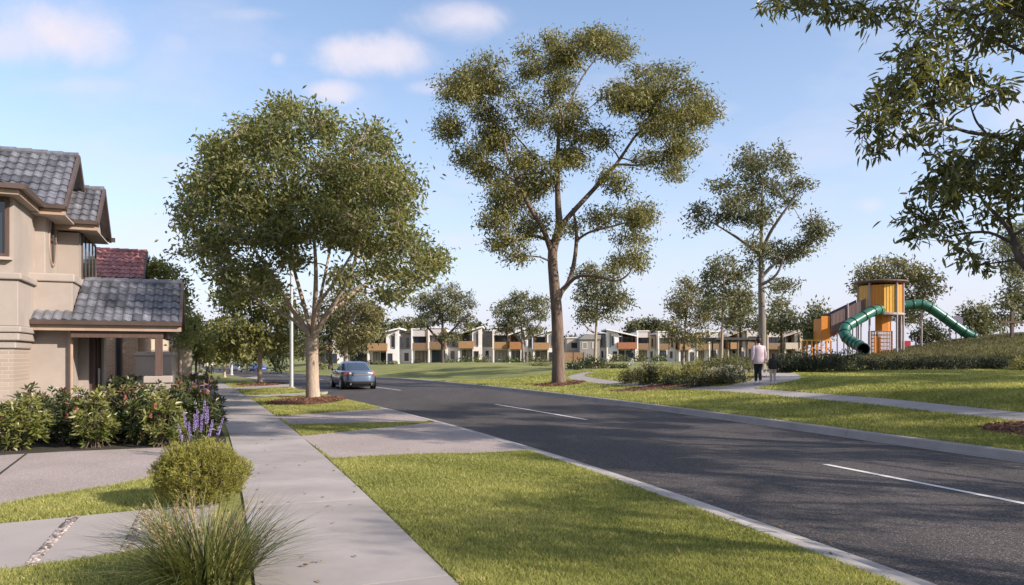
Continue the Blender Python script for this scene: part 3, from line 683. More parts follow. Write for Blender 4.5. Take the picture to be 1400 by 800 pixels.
# trees in the yards on the left side
simple_tree('birch_tree', 'pale green upright tree close behind the porch roof', 33, 246, 520, 385, 2.2, [(240,385,14,16),(248,410,16,16),(246,440,16,16),(238,425,12,14),(254,462,12,12),(222,372,14,10),(212,364,10,6)], lf_pale, bk_pale, (.20,.10), seed=61, k=5, lai=2.0, depth=1.2)
simple_tree('garden_tree', 'grey green tree overhanging the footpath behind the upright tree', 52, 268, 518, 455, 1.5, [(268,452,16,14),(282,466,14,12),(258,470,12,12),(276,484,18,12),(262,440,10,10)], lf_bright, bk_dark, (.34,.15), seed=62, k=5)
simple_tree('garden_tree', 'garden tree far down the footpath', 92, 273, 512, 465, 1.3, [(274,462,12,9),(282,470,11,8),(268,476,11,8)], lf_bright, bk_dark, (.5,.22), seed=63, k=4)
# trees across the road behind the car
simple_tree('gum_tree', 'yellow olive tree with pale trunk behind the blue sedan', 66, 473, 500, 400, 2.6, [(492,425,24,16),(478,405,20,14),(505,450,20,14),(488,458,26,14),(465,440,14,14),(512,430,12,12),(470,470,20,10)], lf_olive, bk_pale, (.36,.14), seed=71, k=5, limbs=[[(473,470,2,0),(488,455,1.3,.5),(500,440,.8,.8)],[(473,450,2,0),(485,430,1.3,-.5),(495,415,.8,-.8)]])
simple_tree('gum_tree', 'dense dark tree behind the yellow olive tree', 92, 452, 500, 430, 2.4, [(455,420,26,20),(440,445,20,16),(468,450,22,16),(500,430,24,18),(512,450,14,14),(435,470,14,12),(480,475,20,10)], lf_dark, bk_dark, (.5,.22), seed=72, k=6)
simple_tree('gum_tree', 'dark spreading tree at the far bend of the road', 110, 400, 502, 440, 2.0, [(398,440,22,18),(415,460,18,14),(385,462,18,14),(405,480,20,8),(372,472,12,10)], lf_dark, bk_dark, (.6,.26), seed=73, k=6)
simple_tree('gum_tree', 'dark tree over the parked cars at the end of the street', 150, 352, 504, 460, 1.6, [(350,462,18,14),(366,474,14,10),(338,476,14,10),(378,486,12,8),(320,478,12,9)], lf_dark, bk_dark, (.8,.36), seed=74, k=6)
# tree tops showing over the roofs
for i, (px, ty, w, lab) in enumerate([(540,446,14,'low tree top over the roof beside the skillion house'),(562,444,18,'wide tree top above the first box balconies'),(652,448,8,'narrow tree top between two far roofs'),
        (690,452,10,'low tree top behind the box balcony house'),(778,466,11,'yellowish bush tree in the gap between the two rows of houses'),(870,445,9,'narrow tree top over the grey tower house'),
        (890,444,9,'narrow tree top over the tall box house'),(906,446,10,'tree top over the second tall box house'),(795,470,8,'small tree top beside the dark gabled house'),(1050,440,12,'tree top above the sand coloured far houses'),(1092,452,12,'low tree at the end of the far houses')]):
    Y0 = 182
    simple_tree('tree', lab, Y0, px, 492, ty+10, 1.2, [(px,ty,w,6),(px-w*.6,ty+9,w*.7,6),(px+w*.6,ty+10,w*.7,6),(px,ty+16,w,7)], lf_far if i % 2 else lf_dark, bk_dark, (.95,.45), seed=80+i, k=4, lai=2.4)

# --- big tree at the roadside whose boughs hang into view (stem is beyond the frame)
NY = 12.6
o_cl = cv([(100,22,38,20),(165,8,44,18),(255,18,46,24),(215,-10,50,20),(365,42,46,26),(430,18,38,22),(480,62,46,28),(535,100,36,28),(470,132,38,22),(600,55,32,26),(650,100,32,26),(560,150,24,18),(640,18,40,20),(700,78,36,34),(740,108,30,28),(560,10,46,20),(330,20,28,20),
  (478,198,54,40),(420,248,52,42),(378,318,40,46),(372,392,28,22),(548,208,46,34),(615,198,46,28),(678,240,30,26),(455,352,30,26),(520,262,40,30),(585,250,34,22),(700,235,22,14),(545,340,22,16),(420,300,46,40),(500,165,40,20),
  (560,430,36,40),(518,480,42,32),(618,402,42,36),(688,378,55,34),(738,400,36,44),(490,565,46,36),(470,612,36,22),(560,520,46,34),(555,598,34,28),(640,478,46,34),(700,450,46,40),(605,655,24,20),(640,682,24,22),(720,500,36,34),(680,560,34,26),(590,470,36,30),(750,470,34,40),(760,350,30,26)], 1000, 0, 1.905)
rngo = np.random.default_rng(77)
o_cl = [q + (rngo.uniform(-1.1,1.3),) for q in o_cl]
off = []
for i in range(30):
    a = rngo.uniform(0,2*PI); rr = rngo.uniform(.2,1)**.5
    off.append((1640+rr*math.cos(a)*230, -60+rr*math.sin(a)*330, 62, 48, rngo.uniform(-3.2,3.4)))
for i in range(26): off.append((rngo.uniform(1330,1760), rngo.uniform(-720,-230), 75, 55, rngo.uniform(-3.4,3.0)))
o_tr = [(1640,640,19,-.4),(1638,560,16.5,-.4),(1632,470,15.5,-.3),(1622,380,14.5,-.2),(1612,300,13,0),(1600,200,11,0),(1600,80,9.5,0),(1605,-80,8,0),(1590,-260,6,0),(1575,-430,4,0),(1560,-600,2,0)]
o_lb = [[(1610,300,9,0),(1545,225,7,-.2),(1480,120,5.5,-.3),(1430,40,4.2,-.3),(1368,13,2.6,0),(1336,21,2.0,.2),(1300,12,1.3,.3)],
        [(1368,13,2.2,0),(1338,40,1.6,-.3),(1305,58,1.1,-.5),(1278,60,.7,-.6)],
        [(1480,120,4.2,-.3),(1415,80,3.0,.3),(1380,62,2.0,.6),(1355,48,1.2,.8)],
        [(1545,-30,5,0),(1440,-60,3.6,.2),(1300,-40,2.4,.4),(1180,-14,1.5,.5),(1100,2,.9,.5)],
        [(1618,350,10,0),(1545,290,7,.3),(1460,225,4.6,.4),(1400,200,3.4,.3),(1360,186,2.8,.2),(1325,181,2.3,.1),(1294,170,1.9,0),(1262,155,1.4,-.1),(1232,168,.9,-.2)],
        [(1352,186,1.9,.2),(1336,168,1.5,.4),(1328,148,1.1,.5),(1322,125,.7,.5)],
        [(1294,170,1.4,0),(1262,175,1.1,-.4),(1240,186,.7,-.6)],
        [(1620,420,11,-.2),(1540,430,8,-.3),(1470,410,6.0,-.3),(1420,380,4.8,-.3),(1392,352,4.0,-.3),(1385,322,3.4,-.2),(1366,298,2.6,-.1),(1345,276,1.8,0),(1334,255,1.1,0)],
        [(1388,335,2.6,-.2),(1352,318,2.0,.2),(1314,320,1.6,.4),(1290,326,1.1,.5)],
        [(1420,380,3.4,-.3),(1392,340,2.6,.5),(1380,300,2.0,.8),(1376,262,1.3,.9),(1372,230,.8,.9)],
        [(1460,225,3,.4),(1410,232,2.2,.7),(1388,215,1.4,.8)]]
tree('overhanging_tree', 'roadside tree whose dark leafy boughs hang down beside the play tower sky', 1640, NY, o_tr, o_lb, o_cl+off, lf_near, bk_dark, leaf=(.19,.052), lai=3.7, per=12, spread=.10, droop=.55, depth=1.3, seed=6, six=True, twig=.006, outward=.7, flat=.7, noise=.35, minr=.0035)
# more roadside trees beyond the frame, which throw the shade across road, verge and house
def shade_tree(label, X, Y, h, rad, n, seed, lm=lf_street):
    rng = np.random.default_rng(seed); Y0 = max(Y, .001)
    tb, cb = MB(), MB(); g = gz(X, Y)
    pts = [np.array([X, Y, g-.2]), np.array([X+.1, Y, g+h*.25]), np.array([X-.1, Y+.1, g+h*.5]), np.array([X, Y, g+h*.85])]
    tb.tube(pts, [.28,.22,.17,.06], 10)
    for i in range(n):
        d = unit(rng.normal(size=(1,3)))[0]; c = np.array([X, Y, g+h*.68]) + d*np.array([rad, rad, h*.30])*rng.uniform(.35,1)
        p0 = pts[1]+(pts[3]-pts[1])*rng.uniform(.1,.8)
        tb.tube(bez(p0, p0+np.array([0,0,.5]), c-(c-p0)*.3, c, 6), [.08,.06,.05,.04,.03,.02], 5, cap=False)
        rr = rng.uniform(.45,.8)
        clump_leaves(cb, c, (rr,rr,rr*.7), rng, int(3.0*PI*rr*rr*.8/(.2*.08*.55)), .2, .08, 10, .25, .4)
    r = thing('street_tree', label, 'tree', (X, Y, g))
    for nm, mb, m_, s_ in (('trunk', tb, bk_grey, True), ('crown', cb, lm, False)):
        o = mb.build(nm, m_, None, s_); o.data.transform(Matrix.Translation((-X,-Y,-g))); o.parent = r

shade_tree('roadside tree beyond the frame that shades the near lawn', 14.6, 1.0, 9.5, 3.2, 11, 5, lf_gum)
shade_tree('roadside tree beyond the frame near the viewer', 15.5, -4.5, 9.5, 3.2, 9, 6, lf_gum)
shade_tree('roadside tree beyond the frame that shades the road dashes', 15.6, 5.4, 9.5, 3.2, 13, 11, lf_gum)
shade_tree('roadside tree beyond the frame that shades the road beside the tall gum', 18.4, 16.6, 11.5, 3.6, 24, 12, lf_gum)
shade_tree('park tree beyond the frame that shades the far lawn', 27, 21.5, 10.5, 3.8, 55, 8, lf_gum)
shade_tree('second park tree beyond the frame shading the far lawn', 34, 27.5, 11, 4.2, 60, 9, lf_gum)
shade_tree('park tree beyond the frame that shades the verge across the road', 24.5, 13.6, 10.5, 3.6, 45, 13, lf_gum)
shade_tree('park tree beyond the frame near the end of the bush row', 32.5, 33, 10.5, 3.6, 45, 14, lf_gum)
shade_tree('third park tree beyond the frame shading the bushes', 43, 37, 11, 4.4, 55, 10, lf_gum)
shade_tree('park tree beyond the frame behind the overhanging tree', 22, 8, 11, 3.6, 20, 7, lf_gum)
# ------------------------------------------------------------------ near house
PHI = math.radians(22.8); CF, SF = math.cos(PHI), math.sin(PHI)
E0 = (-8.33, 18.3)
def hv(px, U):
    k = (px-700)/1000.0
    return (k*(E0[1]+CF*U) - E0[0] + SF*U)/(CF - SF*k)
def hz(py, U, V): return EYE + (HOR-py)/1000.0*(E0[1]+CF*U+SF*V)

def tile_roof(b, o, ridge, down, drop, wave=.215, course=.33, amp=.034, step=.04, rng=RNG, per=7):
    """interlocking barrel tiles: o = ridge end, ridge = vector along the ridge, down = horizontal vector down the slope, drop = height lost"""
    o = np.array(o, float); ridge = np.array(ridge, float); L = np.linalg.norm(ridge); e = ridge/L
    sl = np.array(down, float) + np.array([0,0,-drop]); D = np.linalg.norm(sl); f = sl/D
    n = np.cross(e, f); n = n if n[2] > 0 else -n
    nw = max(1, round(L/wave)); nc = max(1, round(D/course)); wl = L/nw; cl = D/nc
    t = np.linspace(0, 1, per)
    # a roll and a flat pan in every tile
    prof = amp*np.where(t < .62, np.sin(np.clip(t/.62,0,1)*PI)**.8, -.12*np.sin((t-.62)/.38*PI))
    for c in range(nc):
        for k in range(nw):
            x = (k+t)*wl + rng.uniform(-.002,.002); jit = rng.uniform(-.003,.004)
            up = o + e[None]*x[:,None] + f[None]*(c*cl) + n[None]*(prof[:,None]+.004)
            lo = o + e[None]*x[:,None] + f[None]*((c+1)*cl+.025) + n[None]*(prof[:,None]+step+jit)
            lo2 = lo - n[None]*(step+.012)
            b.grid(np.stack([up, lo, lo2], 0), rnd=float(np.clip(rng.normal(.5,.24),0,1)))
    # dark underlay sheet
    a = o - n*.03; b.bulk([a, a+ridge, a+ridge+sl, a+sl], [[0,1,2,3]], .1)

def roof_part(root, name, m, x0, x1, yr, zr, ye, ze, rear=None, label=None, ridge_cap=True):
    """front slope (towards -y) and rear slope of a gable roof whose ridge runs along x"""
    b = MB()
    tile_roof(b, (x0, yr, zr), (x1-x0, 0, 0), (0, ye-yr, 0), zr-ze)
    if rear is not None: tile_roof(b, (x0, yr, zr), (x1-x0, 0, 0), (0, rear[0]-yr, 0), zr-rear[1])
    if ridge_cap:
        n = int((x1-x0)/.38)+1
        for k in range(n):
            a = x0+(x1-x0)*k/n; c = x0+(x1-x0)*(k+1)/n
            b.tube([(a, yr, zr+.02), (c+.02, yr, zr+.035)], [.085,.095], 10, rnd=float(RNG.uniform(.3,.9)))
    o = b.build(name, m, root)
    if label: o['label'] = label
    return o
def verge(root, x, pts, zt=.16, w=.07, m=None):
    """barge boards along a gable end at x; pts = [(y,z),...]"""
    b = MB()
    for (y0,z0),(y1,z1) in zip(pts[:-1], pts[1:]): b.bar((x,y0,z0-.04),(x,y1,z1-.04), w, zt, up=(0,0,1))
    return b.build('barge_board', m or m_trim, root)
def gutter(root, x0, x1, y, z, label=None):
    b = MB(); b.prism([(x0,y,z),(x0,y-.11,z),(x0,y-.13,z+.10),(x0,y-.10,z+.10),(x0,y-.09,z+.02),(x0,y,z+.02)], (x1-x0,0,0)); 
    g = b.build('gutter', m_trim, root)
    f = MB(); f.box(x0, x1, y+.002, y+.03, z-.14, z+.06); f.build('fascia', m_trim2, root)
    return g
def gable_fill(b, x, y0, yr, y1, ze, zr, t=.08): b.prism([(x,y0,ze),(x,y1,ze),(x,yr,zr)], (-t,0,0))

def window(root, kind, x0, x1, y0, y1, z0, z1, frame=m_trim, glass=m_glass, mull=0, t=.05, d=.06, name='window', sill=None, rail=None, out=None):
    """axis aligned window; kind 'y' faces -y at y0, kind 'x' faces +x at x0"""
    f = MB()
    def put(mb, a0, a1, c0, c1, dd0, dd1):
        if kind == 'y': mb.box(a0, a1, y0-dd1, y0-dd0, c0, c1)
        else: mb.box(x0+dd0, x0+dd1, a0, a1, c0, c1)
    A0, A1 = (x0, x1) if kind == 'y' else (y0, y1)
    put(f, A0, A0+t, z0, z1, .002, d); put(f, A1-t, A1, z0, z1, .002, d); put(f, A0+t, A1-t, z1-t, z1, .002, d); put(f, A0+t, A1-t, z0, z0+t, .002, d)
    for k in range(mull):
        c = A0 + (A1-A0)*(k+1)/(mull+1); put(f, c-t*.4, c+t*.4, z0+t, z1-t, .004, d*.9)
    if rail: put(f, A0+t, A1-t, rail-t*.4, rail+t*.4, .004, d*.8)
    o = f.build(name, frame, root)
    p = MB(); put(p, A0+t*.5, A1-t*.5, z0+t*.5, z1-t*.5, .001, .016); p.build('pane', glass, o)
    if sill:
        s = MB(); put(s, A0-.06, A1+.06, z0-.07, z0-.005, .002, d+.07); s.build('sill', sill, o)
    return o

HOUSE = thing('house', 'cream two storey house with grey tiled gables and a porch behind the shrubs', 'house', (E0[0], E0[1], 0), PHI)
H = HOUSE
XA = hv(62, 1.0); XB = hv(108, 2.6); XP = hv(99, .4); X1 = hv(97, .45); XD = hv(121, 1.6); XBAY = hv(19, -1.1); XM = hv(54, .5)
# lower walls
b = MB(); b.box(-7.5, X1, .45, 6.5, -.2, 2.72)
b.build('wall', m_render, H)
b = MB(); b.box(X1+.002, XD, 1.6, 3.9, -.2, 2.70); b.build('wall', m_render, H)
b = MB(); b.box(X1-.06, X1+.035, .415, .447, -.1, 2.55); b.build('corner_trim', m_soffit, H)
# parapet of the small balcony
b = MB(); b.box(-6.0, XP, .405, 2.6, 2.74, hz(386, .4, XP)); b.build('parapet', m_render, H, bevel=.015)
zc = hz(386, .4, XP)
b = MB(); b.box(-6.0, XP+.05, .35, 2.597, zc+.002, zc+.20); b.build('coping', m_render, H, bevel=.03)
# upper walls
b = MB(); b.box(-7.0, XA, 1.0, 6.1, zc+.19, 5.16); b.build('wall', m_render, H, bevel=.02)
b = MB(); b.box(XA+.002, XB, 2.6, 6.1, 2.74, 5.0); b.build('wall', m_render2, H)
# rounded window on the street side of the upper wall
oy, oz, ory, orz = 1.85, (hz(300,1.8,XA)+hz(360,1.8,XA))/2, .40, .60
f = MB(); P = []
for r_, xx in ((1.10, .002), (1.10, .03), (.97, .03), (.95, .012)):
    P.append([(XA+xx, oy+ory*r_*math.cos(a), oz+orz*r_*math.sin(a)) for a in np.linspace(0, 2*PI, 33)[:-1]])
f.grid(P, closed=True); wo = f.build('window', m_trim2, H, True)
f = MB(); f.prism([(XA+.006, oy+ory*.96*math.cos(a), oz+orz*.96*math.sin(a)) for a in np.linspace(0, 2*PI, 33)[:-1]], (.02,0,0)); f.build('pane', m_glass, wo)
f = MB(); f.box(XA+.028, XA+.05, oy-.02, oy+.02, oz-orz*.92, oz+orz*.92); f.box(XA+.028, XA+.047, oy-ory*.92, oy+ory*.92, oz-.02, oz+.02); f.build('glazing_bar', m_trim, wo)
# street side window of the second gable
zw0, zw1 = hz(383, 3.2, XB), hz(318, 3.2, XB)
window(H, 'x', XB, XB, 3.0, 5.75, zw0, zw1, mull=3, t=.07, d=.035, sill=m_render)
# bay towards the viewer: brick foot, cream bands, window
b = MB(); b.box(-7.5, XBAY, -1.1, .448, -.2, 1.85); b.build('brick_wall', m_brick, H)
b = MB()
for z0, z1, o_ in ((1.85, 2.02, .05), (2.02, 2.20, .12), (2.20, 2.34, .16)): b.box(-7.5, XBAY+o_, -1.1-o_, .447, z0+.001, z1)
b.build('moulding', m_render, H, bevel=.03)
b = MB(); b.box(-7.5, XBAY+.10, -1.2, .446, 2.342, 3.35); b.build('wall', m_render, H, bevel=.02)
b = MB(); b.box(-7.5, XBAY+.17, -1.27, .6, 3.352, 3.50); b.build('coping', m_render, H, bevel=.03)
b = MB(); b.box(-7.5, XBAY-.0, -1.1, .998, 3.50, 5.2); b.build('wall', m_render, H)
window(H, 'y', -5.4, hv(13, -1.1), -1.1, -1.1, hz(352, -1.1, XBAY), hz(272, -1.1, XBAY), mull=2, t=.07, d=.08, sill=m_soffit, frame=m_timber)
# roofs
zE = hz(283, .5, hv(70,.5)); YR = 2.55; zR = hz(215, YR, hv(103, YR)); XR1 = hv(88, .5)
roof_part(H, 'roof', m_tile, -7.5, XR1, YR, zR, .5, zE+.05, rear=(4.6, zE+.05), label='high gable roof of blue grey tiles')
verge(H, XR1+.02, [(.46, zE), (YR, zR+.03), (4.64, zE)])
b = MB(); gable_fill(b, XR1-.28, .9, YR, 4.2, zE+.15, zR-.15); b.build('gable_wall', m_soffit, H)
gutter(H, XM, XR1+.03, .5, zE-.04)
b = MB(); b.box(-7.0, XR1-.01, .512, 4.5, zE-.16, zE-.13); b.build('soffit', m_soffit, H)
# bay roof: hip, low from here
bx1 = XM; by0 = -1.6; ze2 = zE+.02
tb_ = MB()
tile_roof(tb_, (bx1-2.1, 1.2, ze2+.85), (0, -1.2, 0), (2.1, 0, 0), .85)
tb_.bulk([(bx1-2.1,0.0,ze2+.85),(bx1,0.0,ze2+.0),(bx1,by0,ze2),(bx1-2.1,by0,ze2+.0)], [[0,1,2]], .4)
tile_roof(tb_, (-7.5, .0, ze2+.85), (7.5+bx1-2.1, 0, 0), (0, by0, 0), .85)
tb_.build('bay_roof', m_tile, H)
g = MB(); g.prism([(bx1,by0,ze2-.06),(bx1+.11,by0,ze2-.06),(bx1+.13,by0,ze2+.05),(bx1,by0,ze2+.05)], (0,2.1,0)); g.box(-7.5, bx1+.13, by0-.12, by0, ze2-.06, ze2+.05); g.build('gutter', m_trim, H)
g = MB(); g.box(bx1-.03, bx1-.002, by0+.03, .498, ze2-.17, ze2+.0); g.box(-7.5, bx1-.002, by0+.002, by0+.028, ze2-.17, ze2); g.build('fascia', m_trim2, H)
b = MB(); b.box(-7.5, bx1-.04, by0+.03, .508, ze2-.15, ze2-.12); b.build('soffit', m_soffit, H)
# second, lower gable
x2 = hv(132, 2.1); ze3 = hz(306, 2.1, x2); yr3 = 3.55; zr3 = hz(261, yr3, x2)
roof_part(H, 'roof', m_tile, -5, x2, yr3, zr3, 2.1, ze3+.05, rear=(5.0, ze3+.05), label='lower gable roof of grey tiles over the side window')
verge(H, x2+.02, [(2.06, ze3), (yr3, zr3+.03), (5.04, ze3)])
b = MB(); gable_fill(b, x2-.20, 2.35, yr3, 4.75, ze3+.12, zr3-.1); b.build('gable_wall', m_soffit, H)
gutter(H, hv(78,2.1)-.3, x2+.03, 2.1, ze3-.04)
g = MB(); g.box(x2-.6, x2+.14, 5.0, 5.12, ze3-.06, ze3+.06); g.build('gutter', m_trim, H)
b = MB(); b.box(-5, x2-.02, 2.13, 5.0, ze3-.15, ze3-.12); b.build('soffit', m_soffit, H)
# porch
zpe = hz(441, 0, 0); zpr = hz(389, 1.8, 0)
b = MB()
tile_roof(b, (XP+.03, 1.8, zpr), (.0-XP-.03, 0, 0), (0,-1.8,0), zpr-zpe)
tile_roof(b, (XP+.03, 1.8, zpr), (.0-XP-.03, 0, 0), (0,1.8,0), zpr-zpe)
slope = (zpr-zpe)/1.8
tile_roof(b, (hv(15,0), .40, zpe+slope*.40), (XP+.03-hv(15,0), 0, 0), (0,-.40,0), slope*.40)
for k in range(7):
    a = XP+.1+(0-XP-.1)*k/7; c = XP+.1+(0-XP-.1)*(k+1)/7
    b.tube([(a,1.8,zpr+.02),(c+.02,1.8,zpr+.035)], [.085,.095], 10, rnd=float(RNG.uniform(.3,.9)))
o = b.build('porch_roof', m_tile, H); o['label'] = 'porch roof of grey barrel tiles'
verge(H, .03, [(-.04, zpe-.02), (1.8, zpr+.03), (3.64, zpe-.02)])
b = MB(); gable_fill(b, -.08, .15, 1.8, 3.45, zpe+.02, zpr-.1, .06); b.build('gable_wall', m_soffit, H)
gutter(H, hv(15,0), .05, 0, zpe-.09, )
b = MB(); b.box(XD, -.10, .05, 3.5, zpe-.22, zpe-.19); b.build('soffit', m_trim, H)
zb = zpe-.225
b = MB(); b.box(X1+.04, hv(222,.1)+.02, .10, .24, zb-.17, zb); b.box(-.42, -.27, .242, 3.4, zb-.17, zb); b.build('beam', m_timber, H, bevel=.008)
xq = hv(217, .1); zpt = hz(514, .1, xq)
b = MB(); b.box(xq-.085, xq+.085, .085, .255, zpt, zb-.172); b.build('post', m_timber, H, bevel=.008)
xc = hv(216, -.05)
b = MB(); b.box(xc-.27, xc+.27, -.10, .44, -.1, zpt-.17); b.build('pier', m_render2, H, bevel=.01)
b = MB(); b.box(xc-.32, xc+.32, -.15, .49, zpt-.168, zpt-.002); b.build('pier_cap', m_render, H, bevel=.02)
b = MB(); b.box(XD, -.1, 1.0, 3.9, -.1, .10); b.build('porch_floor', m_conc, H)
# entry door on the street side wall, seen at a slant
dr = window(H, 'x', XD, XD, 1.75, 3.2, .10, 2.45, frame=m_timber, glass=m_glass, mull=1, t=.10, d=.12, name='door')
b = MB(); b.box(XD+.125, XD+.17, 2.36, 2.40, .95, 1.35); b.build('handle', m_steel, dr)
b = MB(); b.box(XD+.002, XD+.16, 3.3, 3.88, .10, 2.45); b.build('door_jamb', m_soffit, H)

# ------------------------------------------------------------------ neighbour with red roof
N2 = thing('house', 'neighbouring house with red tiled gable and tan brick side wall', 'house', (E0[0], E0[1], 0), PHI)
U2 = 14.0; xr = hv(196, U2); ze = hz(381, U2, xr); yr = U2+1.9; zr = hz(345, yr, xr)
b = MB(); b.box(-9, hv(187,U2), U2+.5, U2+9, -.4, 2.9); b.build('brick_wall', m_brick2, N2)
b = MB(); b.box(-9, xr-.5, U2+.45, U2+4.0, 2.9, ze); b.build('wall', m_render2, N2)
roof_part(N2, 'roof', m_tile_red, -9, xr, yr, zr, U2-.05, ze, rear=(U2+3.9, ze))
verge(N2, xr+.02, [(U2-.1, ze-.05), (yr, zr+.03), (U2+3.95, ze-.05)])
b = MB(); gable_fill(b, xr-.25, U2+.3, yr, U2+3.5, ze, zr-.1); b.build('gable_wall', m_soffit, N2)
gutter(N2, -9, xr, U2-.05, ze-.1)
window(N2, 'y', hv(158,U2+.5), hv(167,U2+.5), U2+.5, U2+.5, .6, 2.6, frame=m_timber, mull=0, sill=None)
b = MB(); b.box(-3.2, hv(187,U2)+.9, U2+.6, U2+5, 2.95, 3.15); b.build('porch_roof', m_trim, N2)
# garden wall with coping
GW = thing('garden_wall', 'cream rendered garden wall with coping behind the porch post', 'wall', (E0[0], E0[1], 0), PHI)
a0, a1 = hv(185.5, 8), hv(234, 8); zt = hz(481, 8, -1)
b = MB(); b.box(a0, a1, 8, 8.22, -.3, zt-.14); b.box(a1-.22, a1-.001, 8.222, 12.5, -.3, zt-.145); b.build('wall', m_render, GW)
b = MB(); b.box(a0-.04, a1+.04, 7.96, 8.26, zt-.138, zt); b.box(a1-.26, a1+.038, 8.262, 12.5, zt-.138, zt-.004); b.build('coping', m_render, GW, bevel=.01)
# houses further down the street on this side
def far_house(U0, V0, w, d, h, lab, wallm, roofm, up=.9):
    r = thing('house', lab, 'house', (E0[0], E0[1], 0), PHI)
    b = MB(); b.box(V0-w, V0, U0, U0+d, -1.2, h); b.build('wall', wallm, r)
    b = MB(); e = .5; cx0, cx1, cy0, cy1 = V0-w-e, V0+e, U0-e, U0+d+e; m_ = min(w, d)/2*.9
    V = [(cx0,cy0,h),(cx1,cy0,h),(cx1,cy1,h),(cx0,cy1,h),(cx0+m_,cy0+m_,h+up*2),(cx1-m_,cy0+m_,h+up*2),(cx1-m_,cy1-m_,h+up*2),(cx0+m_,cy1-m_,h+up*2)]
    b.bulk(V, [[0,1,5,4],[1,2,6,5],[2,3,7,6],[3,0,4,7],[4,5,6,7],[3,2,1,0]]); b.build('roof', roofm, r)
    for k in range(2): window(r, 'x', V0, V0, U0+1+k*3.5, U0+2.6+k*3.5, .9, 2.2, mull=1)
    window(r, 'y', V0-3, V0-1.2, U0, U0, .8, 2.2, mull=1)
    b = MB(); b.box(V0+.002, V0+1.2, U0+3, U0+3.2, -1, 2.3); b.build('porch_wall', wallm, r)
    return r
far_house(27, -1.4, 9, 10, 3.0, 'beige single storey house beyond the red roofed neighbour', m_cream2, m_tile)
far_house(44, -2.2, 9, 12, 3.0, 'distant pale house at the far end of the footpath', m_render, m_tile_red)
far_house(64, -2.5, 9, 12, 3.0, 'last small house along the footpath before the bend', m_cream2, m_darkroof)
PW = thing('garden_wall', 'short pair of sand coloured gate pillars under the upright tree', 'wall', (E0[0], E0[1], 0), PHI)
for px in (246, 257):
    v = hv(px, 17); b = MB(); b.box(v-.17, v+.17, 17, 17.34, -.3, 2.2); b.build('pillar', m_cream2, PW)
b = MB(); b.box(hv(246,17)-1.6, hv(246,17)-.172, 17.05, 17.25, -.3, 1.8); b.build('wall', m_cream2, PW)

